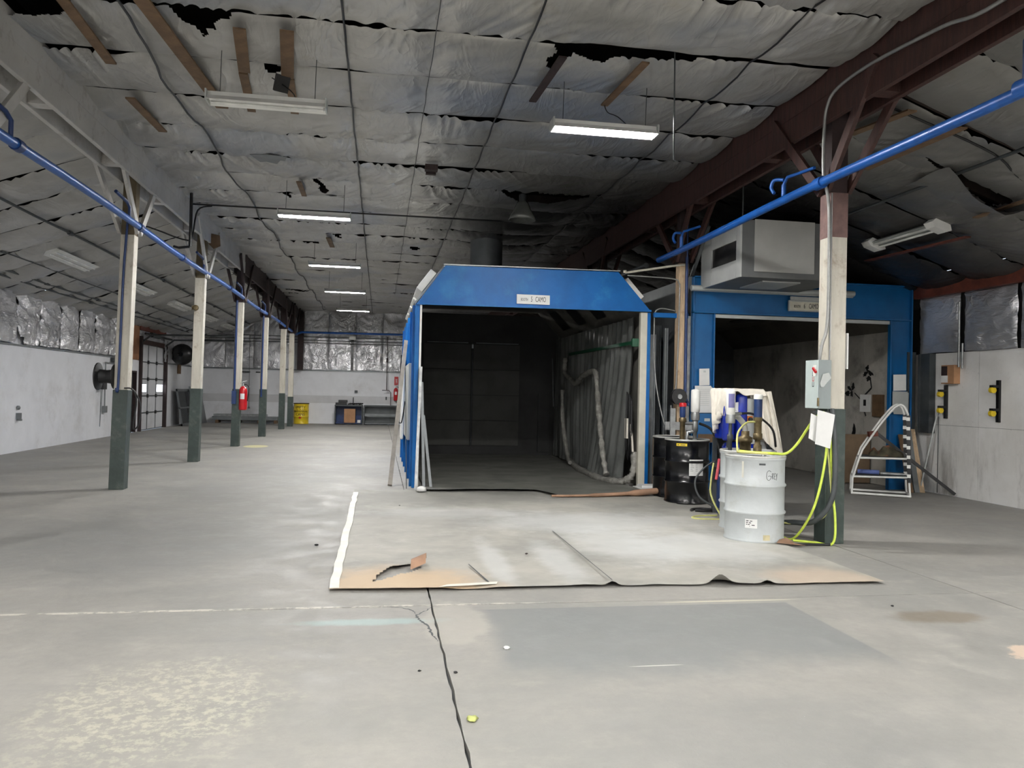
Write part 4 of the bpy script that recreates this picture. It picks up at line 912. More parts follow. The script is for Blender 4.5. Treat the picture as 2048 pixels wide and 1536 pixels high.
m = MB(); m.lathe([(.38, 3.72), (.38, 5.25)], (2.38, 18.3, 0), 24); o = m.build('exhaust_stack', m_grey, b5)
def sign(x0, x1, z0, z1, y, label, a, b_, frame=False):
    t = thing('booth_sign', ((x0 + x1) / 2, y, z0), label, 'sign'); cx, cz = (x0 + x1) / 2, (z0 + z1) / 2
    m = MB(); m.box(x0, x1, y - .02, y, z0, z1); m.build('plate', m_paperw if not frame else M('cream_sign', (226, 222, 204), .5), t, .003)
    if frame:
        for q in ((x0 - .02, x1 + .02, z1, z1 + .02), (x0 - .02, x1 + .02, z0 - .02, z0), (x0 - .02, x0, z0, z1), (x1, x1 + .02, z0, z1)):
            m = MB(); m.box(q[0], q[1], y - .035, y, q[2], q[3]); m.build('frame', m_ltgrey, t)
    W_ = x1 - x0
    text_mb('BOOTH', .07, lambda x, yy, z: (cx - W_ * .27 + x, y - .022 - z, cz - .008 + yy), .001, .5).build('lettering', m_ink, t)
    text_mb(a, .125, lambda x, yy, z: (cx - W_ * .05 + x, y - .022 - z, cz + yy), .001, .5).build('lettering', m_ink, t)
    text_mb(b_, .125, lambda x, yy, z: (cx + W_ * .22 + x, y - .022 - z, cz + yy), .001, .5).build('lettering', m_ink, t)
    return t
sign(2.24, 2.81, 3.11, 3.27, 13.13, 'white sign reading booth 5 camo on the blue header of the left booth', '5', 'CAMO')

# plastic sheeting on the booth's right wall
ny, nx = 46, 190
Yv = np.linspace(13.42, 19.9, nx)[None, :] * np.ones((ny, 1)); Vz = np.linspace(0, 1, ny)[:, None] * np.ones((1, nx))
base = 4.46 - .36 * (1 - Vz) ** 1.6 * np.exp(-((Yv - 14.6) / 1.5) ** 2)
fold = .045 * np.sin(Yv * 19 + 2.5 * vn(Yv * 1.2, Vz * 1.5, 3)) * (.35 + .65 * vn(Yv * 1.5, Vz * .7, 8)) + .05 * (vn(Yv * 3, Vz * 1.5, 9) - .5)
fold += .03 * np.abs(vn(Yv * 7, Vz * 14, 10) - .5) * (Vz < .25)
P = np.stack([np.minimum(base + fold - .03, 4.53), Yv, .03 + (2.96 - .0 * Yv) * Vz], -1)
o = grid_obj('plastic_sheeting', P, m_plastic); tag(o, 'grey plastic sheeting hanging in folds down the right wall of the left booth', 'sheeting')
m = MB(); m.bar((4.36, 13.28, 2.53), (4.38, 18.1, 2.54), .04, .06); m.box(4.33, 4.45, 13.25, 13.33, 2.46, 2.60); solo('rail', m, m_greenp, 'green rail along the plastic sheeting inside the left booth', 'rail')
def lumpy(pts, r, seg=10, amp=.25):
    pts = smoothpath(pts, 8); m = MB(); m.tube(pts, [r * (1 + random.uniform(-amp, amp)) for _ in pts], seg); return m
solo('wrapped_hose', lumpy([(4.28, 18.1, 2.45), (4.26, 18.05, 2.1), (4.24, 17.4, 1.95), (4.22, 16.8, 1.84), (4.2, 16.2, 1.98), (4.2, 15.5, 2.07), (4.2, 15.15, 2.03), (4.18, 14.95, 1.75), (4.12, 14.5, 1.1), (4.08, 14.1, .5), (4.08, 13.85, .16)], .05), m_wrap, 'thick plastic-wrapped hose arching over the sheeting inside the left booth', 'hose')
solo('wrapped_hose', lumpy([(4.42, 13.3, .62), (4.40, 13.3, .25), (4.28, 13.4, .1), (4.1, 13.7, .07), (4.0, 14.2, .07), (4.03, 15.0, .07), (4.12, 16.2, .07), (4.36, 17.8, .07)], .06), m_wrap, 'crumpled plastic-wrapped hose lying along the foot of the sheeting', 'hose')
solo('wrapped_hose', lumpy([(4.2, 18.0, 1.7), (4.2, 17.9, 1.0), (4.15, 17.2, .3), (4.1, 16.7, .12)], .045), m_wrap, 'dim plastic-wrapped hose dropping at the far end of the sheeting', 'hose')
m = MB()
for k in range(8):
    cy, w_, h0, h1 = 13.42 + random.uniform(-.02, .03), .07 + .012 * k, 1.66 - .012 * k, .62 - .05 * (k % 4)
    pts = [(4.30 + .012 * k + .03 * math.sin(a), cy + w_ * math.sin(a), (h0 + h1) / 2 + (h0 - h1) / 2 * math.cos(a)) for a in np.linspace(0, 2 * math.pi, 26)]
    m.tube(pts, .011, 5)
solo('coiled_cable', m, m_rubber, 'long coil of black cable hung by the right jamb of the left booth', 'cable')
m = MB(); m.tube(smoothpath([(4.33, 13.3, 1.1), (4.36, 13.28, .9), (4.38, 13.27, .62)]), .02, 6); m.box(4.27, 4.31, 13.3, 13.42, .85, 1.2); solo('white_rag', m, m_cloth, 'white strip of rag hanging in the black cable coil', 'rag')
solo('diagonal_strip', MB().bar((4.3, 19.6, 2.5), (4.15, 18.7, 1.3), .02, .02), m_grey, 'thin pale strip slanting deep inside the left booth', 'strip')
# boards leaning at the left jamb, pole and panels outside
for i, (a, b, lb) in enumerate((((.60, 12.75, 0), (.66, 13.1, 2.0), 'tall grey board leaning on the left jamb of the left booth'), ((.74, 12.9, 0), (.68, 13.1, 1.75), 'second grey board leaning inside the left jamb'), ((.86, 12.95, 0), (.72, 13.12, 1.2), 'short board leaning widest of those at the left jamb'))):
    m = MB(); m.bar(a, b, .045, .035, up=(0, 1, 0)); solo('leaning_board', m, m_galv if i == 0 else m_grey, lb, 'board')
m = MB(); m.bar((.20, 13.35, 0.02), (.47, 15.2, 2.55), .07, .05, up=(0, 1, 0)); solo('leaning_pole', m, M('weathered_grey_board', (140, 134, 126), .7, 0, .1, 6), 'long weathered board leaning against the outside of the left booth', 'board')
m = MB(); m.tube(smoothpath([(.4, 15.6, 2.3), (.38, 15.6, 1.6), (.35, 15.5, 1.1), (.42, 15.2, 1.0), (.47, 15.0, 1.4)]), .012, 5); solo('looped_cable', m, m_black, 'black cord looping outside the left booth behind the leaning board', 'cable')
m = MB(); m.tube([(.46, 15.6, 2.6), (.46, 12.9, .02)], .007, 4); solo('guy_wire', m, m_dkgrey, 'thin wire slanting to the floor beside the left booth', 'wire')
m = MB(); m.box(.44, .50, 16.4, 17.2, .6, 2.3); solo('wrapped_bundle', m, m_white2, 'white flat box fixed to the outside wall of the left booth farther back', 'box', bevel=.02)

# ------------------------------------------------------------------ gap between the booths
m = MB(); m.box(4.63, 5.25, 13.0, 13.07, 2.96, 3.04); solo('blue_lintel', m, m_blue, 'short blue bar bridging the gap between the two booths', 'bar', bevel=.004)
for i, (x0, x1, y_, z1, mt, lb) in enumerate(((4.66, 4.84, 13.5, 2.7, m_grey, 'grey metal panel just right of the left booth in the gap'), (4.86, 5.08, 13.9, 2.9, m_dkgrey, 'dark grey panel at the back of the gap between booths'), (4.93, 4.99, 13.3, 2.8, m_grey, 'narrow grey strip left of the pine post'))):
    m = MB(); m.box(x0, x1, y_, y_ + .04, .02, z1); m.box(x0, x0 + .02, y_ - .03, y_, .02, z1); m.box(x1 - .02, x1, y_ - .03, y_, .02, z1); solo('steel_partition', m, mt, lb, 'panel')
m = MB(); m.box(5.235, 5.30, 13.02, 13.09, .02, 3.0)
solo('slotted_channel', m, m_galv, 'slotted grey channel beside the left post of the second booth', 'channel')
m = MB(); m.tube([(4.09, 13.0, 3.70), (5.02, 12.9, 3.86), (5.12, 12.9, 3.87)], .02, 8); m.tube([(4.09, 13.0, 3.70), (4.09, 13.0, 3.74)], .03, 8); solo('cream_tube', m, m_cream, 'cream tube from the top of the left booth to the pine post', 'pipe')
m = MB(); m.tube(smoothpath([(4.14, 13.02, 3.66), (4.9, 12.9, 3.62), (5.02, 12.9, 3.55), (5.04, 12.9, 3.4), (5.03, 12.9, 2.4), (5.0, 12.9, 1.65)]), .012, 6); solo('conduit', m, m_conduit, 'thin conduit from the left booth bending down the pine post', 'conduit')
m = MB(); m.tube(smoothpath([(4.64, 13.05, 2.98), (4.68, 13.05, 3.08), (4.8, 13.05, 3.12), (5.05, 13.05, 3.08)]), .012, 6); solo('conduit', m, m_conduit, 'short bent conduit above the blue bar between the booths', 'conduit')
m = MB(); m.tube(smoothpath([(4.7, 13.2, 3.0), (4.71, 13.2, 2.3), (4.74, 13.1, 1.7), (4.84, 13.0, 1.15), (4.9, 12.95, 1.1), (4.95, 12.95, 1.3), (4.94, 12.95, 1.45)]), .013, 6); solo('hose', m, m_conduit, 'grey hose hanging in a long loop in the gap between the booths', 'hose')
t = thing('hose_reel', (5.0, 12.72, 1.56), 'small black spool on the pine post above the black drums', 'reel')
m = MB(); m.lathe([(.03, -.05), (.135, -.05), (.135, -.035), (.06, -.03), (.06, .03), (.135, .035), (.135, .05), (.03, .05)], (5.0, 12.76, 1.60), 28, 'y', smooth=False); m.build('spool', m_black, t)
m = MB(); m.lathe([(.005, -.075), (.04, -.075), (.045, -.05)], (5.0, 12.76, 1.60), 14, 'y', smooth=False); m.build('hub', m_galv, t)
m = MB(); m.box(4.80, 5.32, 12.83, 12.86, 1.03, 1.17); m.box(4.88, 4.97, 12.80, 12.84, .2, 1.4); solo('steel_bracket', m, m_galv, 'grey steel bracket strapped across the pine post', 'bracket')
t = thing('work_stand', (4.85, 12.9, 0), 'small brown wooden stand squeezed between the left booth and the black drums', 'stand')
m = MB(); m.box(4.68, 5.02, 12.62, 13.1, .84, .88); m.build('top_board', m_tan, t)
for a, b in ((4.70, 12.65), (4.98, 12.65), (4.70, 13.05), (4.98, 13.05)):
    m = MB(); m.box(a - .03, a + .03, b - .03, b + .03, 0, .84); m.build('leg', m_tan, t)
m = MB(); m.box(4.7, 4.98, 12.63, 12.65, .68, .84); m.build('apron', m_tan, t)
m = MB()
for k in range(5): m.tube([(4.75 + .05 * k, 12.7 + .03 * k, .905 + .01 * (k % 2)), (4.85 + .03 * k, 12.85, .91)], .018, 6)
solo('tools', m, m_black, 'few dark tools on the small brown wooden stand', 'tools')

# ------------------------------------------------------------------ second blue booth
b6 = thing('spray_booth', (7.4, 13.0, 0), 'larger blue booth with square channel frame and dark interior, on the right', 'booth')
def channel(x0, x1, z0, z1, nm='frame_post', vert=True):
    m = MB(); m.box(x0, x1, 13.0, 13.03, z0, z1)
    if vert: m.box(x0, x0 + .025, 12.94, 13.0, z0, z1); m.box(x1 - .025, x1, 12.94, 13.0, z0, z1)
    else: m.box(x0, x1, 12.94, 13.0, z0, z0 + .025); m.box(x0, x1, 12.94, 13.0, z1 - .025, z1); m.box(x0, x0 + .025, 12.94, 13.0, z0, z1); m.box(x1 - .025, x1, 12.94, 13.0, z0, z1)
    return m.build(nm, m_blue6, b6, .003)
channel(5.31, 5.72, 0, 3.055); channel(9.08, 9.52, 0, 3.09); channel(5.31, 9.52, 3.06, 3.70, 'header_beam', False)
m = MB(); m.box(5.72, 9.08, 12.98, 13.02, 2.99, 3.05); m.build('opening_trim', m_ltgrey, b6)
m_lin6 = M('second_booth_lining', (96, 92, 84), .75, 0, .1, 1.2, .1, 10, dirt=((70, 66, 60), .5, 1.5))
s6 = NT('soot_marked_lining')
c6 = s6.mix(s6.mapr(s6.noise(1.1, 4), .3, .7), srgb((168, 164, 156)), srgb((196, 192, 184)))
c6 = s6.mix(s6.mapr(s6.noise(1.6, 6, .65), .5, .72, 0, .6), c6, srgb((96, 92, 86)))
c6 = s6.mix(s6.mapr(s6.noise(5, 6, .7), .58, .75, 0, .45), c6, srgb((76, 72, 68))); s6.col(c6); s6.b.inputs['Roughness'].default_value = .75
m_soot6 = s6.m
for i in range(6):
    y0, y1 = 13.04 + i * 1.17, 13.04 + (i + 1) * 1.17 - .01
    for a, b, mt in ((5.40, 5.43, m_lin6), (9.40, 9.43, m_soot6)):
        m = MB(); m.box(a, b, y0, y1, .01, 2.9); m.build('wall_panel', mt, b6)
    m = MB(); m.box(5.43, 8.9, y0, y1, 3.36, 3.39); m.build('ceiling_panel', m_lin6, b6)
    m = MB(); m.add([(8.9, y0, 3.36), (9.41, y0, 2.9), (9.41, y1, 2.9), (8.9, y1, 3.36), (8.93, y0, 3.4), (9.44, y0, 2.93), (9.44, y1, 2.93), (8.93, y1, 3.4)], [(0, 1, 2, 3), (7, 6, 5, 4), (0, 4, 5, 1), (2, 6, 7, 3)]); m.build('shoulder_panel', m_lin6, b6)
for xx, yy in ((6.2, 14.0), (7.9, 13.7), (6.2, 16.2), (7.9, 16.2)):
    m = MB(); m.box(xx, xx + .55, yy, yy + .9, 3.345, 3.358); m.build('light_window', m_black, b6)
m = MB(); m.box(5.4, 9.43, 20.05, 20.1, 0, 3.4); m.build('rear_wall', m_boothdk, b6)
m = MB(); m.box(5.31, 5.35, 13.04, 20.1, 0, 3.7); m.build('outer_wall', m_grey, b6)
m = MB(); m.box(5.9, 9.4, 20.0, 20.04, 0.1, 2.6); m.build('rear_filter_bank', m_dkgrey, b6)
# soot silhouettes left by sprayed plants on the lining
m = MB(); X6 = 9.394
def blob(cy, cz, ry, rz, rot=0, n=14, jag=.25):
    vs = []
    for k in range(n):
        a = 2 * math.pi * k / n; r = 1 + random.uniform(-jag, jag); y, z = ry * r * math.cos(a), rz * r * math.sin(a)
        vs.append((X6, cy + y * math.cos(rot) - z * math.sin(rot), cz + y * math.sin(rot) + z * math.cos(rot)))
    m.add(vs, [tuple(range(n))])
for q in ((14.1, 2.24, .06, .05), (14.0, 2.14, .09, .04, .5), (14.16, 2.12, .08, .04, -.4), (14.05, 2.04, .07, .05), (14.55, 1.88, .06, .07), (14.68, 1.84, .09, .04, .5), (14.75, 1.74, .08, .05), (14.6, 1.73, .05, .06), (14.5, 1.0, .07, .12), (15.3, .9, .05, .15, .3)): blob(*q, jag=.4)
m.bar((X6, 14.12, 1.3), (X6, 14.3, 1.62), .03, .004, up=(1, 0, 0)); m.bar((X6, 14.3, 1.62), (X6, 13.95, 1.85), .035, .004, up=(1, 0, 0)); m.bar((X6, 14.3, 1.62), (X6, 14.5, 1.75), .02, .004, up=(1, 0, 0)); m.bar((X6, 13.95, 1.85), (X6, 14.0, 2.05), .03, .004, up=(1, 0, 0))
tag(m.build('sprayed_silhouettes', m_ink, b6), kind='stuff')
m = MB(); m.box(9.34, 9.40, 13.55, 13.85, 1.30, 1.72); solo('wall_box', m, m_tan, 'brown box on the sooty lining left of the right blue post', 'box', bevel=.005)
m = MB(); m.box(9.38, 9.399, 13.98, 14.3, 1.38, 1.72); o = solo('switch_plate', m, m_paperw, 'white square plate with slot on the sooty lining of the right booth', 'plate')
m = MB(); m.box(9.37, 9.38, 14.1, 14.17, 1.5, 1.62); m.build('slot', m_ink, o)
m = MB(); m.box(9.3, 9.38, 13.15, 13.35, 1.6, 2.5); solo('tall_box', m, m_ltgrey, 'tall narrow grey box behind the right blue post', 'box')
m = MB(); m.box(8.55, 9.35, 13.9, 13.93, .02, .95); solo('brown_board', m, M('dull_brown_board', (128, 108, 86), .75, 0, .1, 3), 'dull brown board standing behind the white ladder', 'board')
m = MB(); m.tube([(5.24, 12.88, 3.475), (8.3, 12.88, 3.50)], .05, 12); m.box(5.3, 8.3, 12.9, 12.94, 3.43, 3.53); solo('ledge_rail', m, m_ltgrey, 'pale horizontal rail across the header of the right booth', 'rail')
sign(7.08, 7.72, 3.17, 3.32, 12.93, 'framed cream sign reading booth 6 camo on the right booth header', '6', 'CAMO', True)
m = MB(); m.box(7.1, 7.74, 12.90, 12.93, 3.345, 3.41); solo('sign_backing', m, m_ltgrey, 'grey strip right above the booth 6 sign', 'plate')
# air handler above
hv = thing('air_handler', (6.3, 11.4, 3.44), 'big grey sheet-metal air handler box hung above the right booth', 'air handler')
m = MB(); m.box(5.46, 7.2, 11.42, 12.92, 3.47, 4.36); m.build('casing', M('mid_grey_casing', (104, 106, 106), .5, .2, .05, 3), hv, .004)
m = MB(); m.box(5.66, 6.66, 11.395, 11.42, 3.56, 4.37); m.build('front_access_panel', M('pale_access_panel', (168, 168, 164), .5, .1, .04, 2), hv, .004)
m_ps = M('pale_side_sheet', (186, 188, 186), .45, .2, .04, 3)
for q in ((11.42, 11.56, 3.47, 4.36), (12.5, 12.92, 3.47, 4.36), (11.565, 12.495, 3.47, 3.75), (11.565, 12.495, 4.06, 4.36)):
    m = MB(); m.box(5.43, 5.46, q[0], q[1], q[2], q[3]); m.build('side_sheet', m_ps, hv, .002)
m = MB(); m.box(5.452, 5.462, 11.565, 12.495, 3.75, 4.06); m.build('inlet_opening', m_black, hv)
m = MB(); m.box(5.95, 6.6, 11.7, 12.5, 3.45, 3.47); m.build('bottom_hatch', m_ps, hv)
for a, b in ((5.5, 11.5), (7.1, 11.5), (5.5, 12.8), (7.1, 12.8)):
    m = MB(); m.tube([(a, b, 4.36), (a, b, float(roof(a)) + .05)], .012, 6); m.build('hanger_rod', m_dkgrey, hv)
m = MB(); m.bar((5.42, 12.6, 4.5), (5.33, 13.3, 3.5), .06, .03); solo('slanting_strap', m, m_grey, 'grey strap slanting down behind the air handler', 'strap')
# notices
def papers(name, items, label, mat=m_paperw):
    m = MB()
    for i, (x0, x1, z0, z1, y, sk) in enumerate(items):
        m.add([(x0, y, z0), (x1, y + .004, z0 + sk), (x1 - sk, y + .002, z1), (x0 - sk * .5, y, z1 - sk)], [(0, 1, 2, 3)])
        m.add([(x0, y + .003, z0), (x1, y + .007, z0 + sk), (x1 - sk, y + .005, z1), (x0 - sk * .5, y + .003, z1 - sk)], [(3, 2, 1, 0)])
    return solo(name, m, mat, label, 'paper')
papers('notice', [(5.44, 5.63, 1.80, 2.10, 12.93, .01)], 'top white notice clipped to the left post of the right booth')
papers('notice', [(5.36, 5.66, 1.40, 1.80, 12.92, .005), (5.40, 5.70, 1.33, 1.70, 12.925, .005), (5.38, 5.67, 1.36, 1.78, 12.915, -.004)], 'stack of printed sheets on the left post under the top notice')
m = MB()
for k in range(9): m.box(5.41, 5.62, 12.905, 12.907, 1.46 + .034 * k, 1.464 + .034 * k)
m.box(5.51, 5.55, 12.92, 12.922, 2.03, 2.06); solo('printed_lines', m, m_ltgrey, 'rows of small print on the stacked sheets of the left post', 'print')
papers('notice', [(9.14, 9.40, 1.79, 2.09, 12.93, .01)], 'white notice on the right post of the right booth')
papers('notice', [(9.12, 9.42, 1.40, 1.78, 12.92, .0), (9.15, 9.44, 1.37, 1.76, 12.925, -.004)], 'lower greyish sheet on the right post, above the ladder', m_ltgrey)
m = MB(); m.box(5.36, 5.7, 12.78, 12.93, .82, 1.32); eb = solo('control_box', m, m_blue6, 'blue control box on the left post under the printed sheets', 'box', bevel=.008)
m = MB(); m.box(5.48, 5.58, 12.775, 12.78, 1.19, 1.24); m.build('label_plate', m_ltgrey, eb)
m = MB(); m.box(5.37, 5.69, 12.77, 12.78, .83, .97); m.build('worn_strip', m_tan, eb)

# ------------------------------------------------------------------ drums
m_lbl = m_paperw
def drum(x, y, label, mat, lidmat, stains=()):
    t = thing('drum', (x, y, 0), label, 'drum')
    m = MB(); m.lathe(drum_profile(.325, .95), (x, y, 0), 44, cap=False); m.build('body', mat, t)
    m = MB(); m.lathe([(.312, .935), (.333, .935), (.34, .945), (.34, .955), (.333, .965), (.318, .965), (.312, .95)], (x, y, 0), 44, cap=False); m.build('rim', lidmat, t)
    m = MB(); m.lathe([(.001, .93), (.31, .93)], (x, y, 0), 40, cap=False); m.build('lid', lidmat, t)
    for a in (.6, 3.6):
        m = MB(); m.lathe([(.03, .93), (.03, .945), (.001, .945)], (x + .2 * math.cos(a), y + .2 * math.sin(a), 0), 12, cap=False); m.build('bung', m_galv, t)
    return t
def ctext(t, s_, size, x, y, r, a, z, sx=.8, mat=m_ink):
    return text_mb(s_, size, lambda px, py, pz: (x + (r + pz) * math.sin(a + px / r), y - (r + pz) * math.cos(a + px / r), z + py), .0008, sx).build('lettering', mat, t)
W1 = (4.235, 8.43); W2 = (4.49, 9.13); K1 = (4.64, 11.45); K2 = (4.70, 12.16)
d = drum(*W1, 'front white steel drum with grey handwritten on it, nearest the viewer', m_drumw, m_rim)
def scrawl(t, x, y, r, a, z, strokes, wd, mat):
    m = MB()
    for st in strokes:
        pts = smoothpath([(px, pz, 0) for px, pz in st], 5)
        m.tube([(x + r * math.sin(a + p.x / r), y - r * math.cos(a + p.x / r), z + p.y) for p in pts], wd, 4)
    return m.build('handwriting', mat, t)
scrawl(d, *W1, .326, -.02, .745, [[(.035, .05), (.012, .062), (-.012, .045), (-.018, .0), (-.008, -.035), (.015, -.042), (.032, -.02), (.036, .0)], [(.0, .0), (.02, .005), (.042, -.004)],
    [(.05, -.03), (.05, .0), (.048, .03)], [(.048, .02), (.06, .032), (.068, .02), (.056, .004), (.066, -.03)], [(.094, .03), (.078, .028), (.078, -.03), (.096, -.032)], [(.078, .0), (.092, .002)], [(.1, .03), (.108, .0)], [(.12, .03), (.112, -.01), (.108, -.045)]], .0022, m_ink)
curved(d, *W1, .329, -.76, -.36, .17, .27, 'label', m_lbl)
for a0_, a1_, z_ in ((-.58, -.50, .246), (-.46, -.38, .244), (-.58, -.52, .226), (-.49, -.42, .224), (-.58, -.54, .206), (-.52, -.46, .205), (-.40, -.30, .200), (-.47, -.455, .186)): curved(d, *W1, .3305, a0_ - .14, a1_ - .14, z_, z_ + .008, 'print_line', m_ink)
curved(d, *W1, .3275, -.16, .08, .0, .10, 'torn_tape', M('dirty_cream_tape', (196, 186, 150), .6, 0, .1, 10))
curved(d, *W1, .329, -.33, -.12, .865, .885, 'scrawled_mark', m_dkgrey)
curved(d, *W1, .3285, -.9, -.83, .72, .9, 'tape_strip', m_tapew)
m = MB(); m.add([(W1[0] + x_, W1[1] + y_, .9311) for x_, y_ in ((-.28, -.05), (-.1, -.28), (.1, -.28), (.26, -.12), (.2, .1), (-.1, .12))], [(0, 1, 2, 3, 4, 5)]); m.build('dried_residue', M('dried_tan_residue', (198, 184, 150), .7, 0, .15, 14), d)
d = drum(*W2, 'second white steel drum, half hidden behind the front one', m_drumw, m_rim)
d = drum(*K1, 'front black steel drum with a large white label', m_drumb, m_rim)
curved(d, *K1, .329, -.28, .42, .43, .67, 'label', m_lbl)
curved(d, *K1, .329, -.88, -.38, .865, .905, 'yellow_sticker', m_yellow)
for a0_, a1_ in ((-.83, -.74), (-.68, -.46)): curved(d, *K1, .3305, a0_, a1_, .879, .889, 'print_line', m_dkgrey)
for k in range(5): curved(d, *K1, .3305, -.22, -.12 + .03 * (k % 3), .60 - .025 * k, .606 - .025 * k, 'print_line', m_grey); curved(d, *K1, .3305, .02, .12, .60 - .025 * k, .606 - .025 * k, 'print_line', m_grey)
d = drum(*K2, 'rear black steel drum beside the brown wooden stand, half hidden', m_drumb, m_rim)
curved(d, *K2, .329, -.62, -.2, .42, .68, 'label', m_lbl)
# pumps and fittings
def fitting(loc, segs, label, name='drum_pump', cat='pump'):
    t = thing(name, loc, label, cat)
    for nm, prof, mt in segs:
        m = MB(); m.lathe(prof, loc, 16); m.build(nm, mt, t)
    return t
p = fitting((W1[0] + .36 - .02, W2[1] - .08, .95), (('threaded_base', [(.05, 0), (.05, .08), (.035, .09), (.035, .14), (.055, .15), (.055, .22), (.03, .23)], m_brass), ('tube_body', [(.045, .2), (.045, .36), (.052, .37), (.052, .42)], m_brass), ('blue_grip', [(.05, .42), (.05, .64)], m_bluedk), ('cap', [(.055, .64), (.055, .69), (.04, .70)], m_white2)), 'barrel pump with blue grip and white cap standing on the second white drum')
p = fitting((W2[0] + .02, W2[1] + .12, .95), (('threaded_base', [(.07, 0), (.07, .09), (.09, .10), (.09, .16), (.05, .18), (.05, .24)], m_brass),), 'stubby brass coupling with plastic elbow on the second white drum', 'coupling', 'fitting')
m = MB(); m.tube(smoothpath([(W2[0] + .02, W2[1] + .12, 1.17), (W2[0], W2[1] + .12, 1.27), (W2[0] - .08, W2[1] + .12, 1.36), (W2[0] - .13, W2[1] + .12, 1.38)]), .035, 10); m.build('elbow', M('translucent_grey_plastic', (190, 190, 184), .4), p)
p = fitting((W2[0] - .26, W2[1] - .05, .95), (('nipple', [(.025, 0), (.025, .12), (.035, .13), (.035, .2), (.02, .21), (.02, .34)], m_dkgrey), ('filter_head', [(.055, .34), (.06, .40), (.05, .45)], m_galv), ('filter_bowl', [(.048, .44), (.056, .46), (.056, .72), (.045, .75), (.02, .76)], m_white2)), 'white-bodied filter on a dark riser at the left rim of the second white drum', 'inline_filter', 'filter')
curved(p, W2[0] - .26, W2[1] - .05, .0575, -.9, .5, 1.48, 1.65, 'violet_label', M('violet_label', (120, 118, 170), .5))
p = fitting((K1[0] + .10, K1[1] - .05, .95), (('riser', [(.03, 0), (.03, .12), (.045, .13), (.045, .3), (.03, .31)], m_galv), ('filter_head', [(.065, .30), (.07, .38), (.055, .42)], m_galv), ('filter_bowl', [(.06, .42), (.068, .44), (.068, .74), (.06, .76), (.02, .77)], m_white2)), 'white filter canister on grey pipework above the front black drum', 'inline_filter', 'filter')
m = MB(); m.tube([(K1[0] - .1, K1[1] - .05, 1.2), (K1[0] + .1, K1[1] - .05, 1.2)], .025, 8); m.tube([(K1[0] + .1, K1[1] - .05, 1.08), (K1[0] - .02, K1[1] - .05, 1.06), (K1[0] - .03, K1[1] - .05, .94)], .03, 8); m.build('elbow_pipe', m_galv, p)
p = fitting((K1[0] - .10, K1[1] - .05, .95), (('riser', [(.04, 0), (.04, .26), (.055, .27), (.055, .32), (.035, .34)], m_brass), ('blue_cap', [(.04, .34), (.045, .36), (.045, .5)], m_bluedk), ('red_top', [(.055, .5), (.055, .55), (.04, .56)], m_red)), 'regulator with blue body and red top above the front black drum', 'regulator', 'fitting')
# blue pump unit under a cloth
cu = thing('pump_unit', (4.95, 10.2, 0), 'cobalt blue pump unit with grey control panel, half covered by a white cloth', 'machine')
for x_ in (4.62, 4.80):
    m = MB(); m.lathe([(.02, .0), (.07, .01), (.08, .04), (.08, .58), (.07, .62), (.04, .64)], (x_, 9.98, 1.02), 20); m.build('blue_cylinder', m_cobalt, cu)
m = MB(); m.box(4.56, 4.87, 10.0, 10.3, 1.04, 1.62); m.build('blue_cabinet', m_cobalt, cu, .03)
m = MB(); m.box(4.87, 5.04, 9.99, 10.3, .98, 1.6); m.build('grey_control_panel', m_ltgrey, cu, .01)
m = MB(); m.box(4.885, 4.965, 9.965, 9.99, 1.27, 1.36); o = m.build('orange_switch', m_orange, cu, .008)
m = MB(); m.lathe([(.02, -.02), (.03, -.02), (.03, 0)], (4.925, 9.965, 1.315), 12, 'y'); m.build('switch_knob', m_black, o)
m = MB(); m.lathe([(.05, -.28), (.14, -.26), (.16, -.2), (.16, .2), (.13, .27), (.05, .28)], (4.9, 10.1, .85), 20, 'x'); m.build('motor_body', m_cobalt, cu)
m = MB(); m.lathe([(.17, -.06), (.175, -.05), (.175, .05), (.17, .06)], (5.1, 10.1, .85), 20, 'x'); m.build('silver_collar', m_galv, cu)
for a, b in ((4.62, 9.95), (5.2, 9.95), (4.62, 10.4), (5.2, 10.4)):
    m = MB(); m.box(a - .025, a + .025, b - .025, b + .025, 0, 1.05); m.build('leg', m_dkgrey, cu)
m = MB(); m.box(4.58, 5.24, 9.92, 10.43, .64, .70); m.build('base_tray', m_dkgrey, cu)
nx, ny = 60, 44
uu, vv = np.meshgrid(np.linspace(0, 1, nx), np.linspace(-1, 1, ny))
# cloth draped over the unit: u runs left to right, v front to back
cx = 4.46 + uu * .86
top = 1.70 + .03 * vn(uu * 5, vv * 3, 1)
px = np.where(uu < .12, 4.50 + .3 * uu, np.where(uu > .62, 5.12 + (uu - .62) * .55, 4.50 + .036 + (uu - .12) * 1.168))
pz = np.where(uu < .12, 1.68 - (.12 - uu) * 4.4 * (.8 + .3 * vv), np.where(uu > .62, 1.69 - (uu - .62) * 2.55, top))
py = 10.15 + vv * .26 * np.clip(1.0 - (.12 - np.clip(uu, 0, .12)) * 5.2, .3, 1) + np.clip(.12 - uu, 0, 1) * 1.2 * -.6
fr = np.clip((-vv - .78) / .22, 0, 1); pz = pz - fr * .07 * (.5 + vn(uu * 12, vv * 0, 3)); py = py - fr * .03
fw = np.clip((uu - .6) / .15, 0, 1) + np.clip((.13 - uu) / .1, 0, 1)
px = px + fw * .045 * np.sin(vv * 13 + 3 * vn(vv * 2, uu * 2, 6)); py = py + fw * (.04 * np.sin(uu * 9 + vv * 6) - .14 * np.clip((uu - .6), 0, 1)); pz = pz + .012 * vn(uu * 22, vv * 14, 4)
o = grid_obj('draped_cloth', np.stack([px, py, pz], -1), m_cloth); tag(o, 'white cotton cloth draped over the blue pump unit and down its right side', 'cloth')
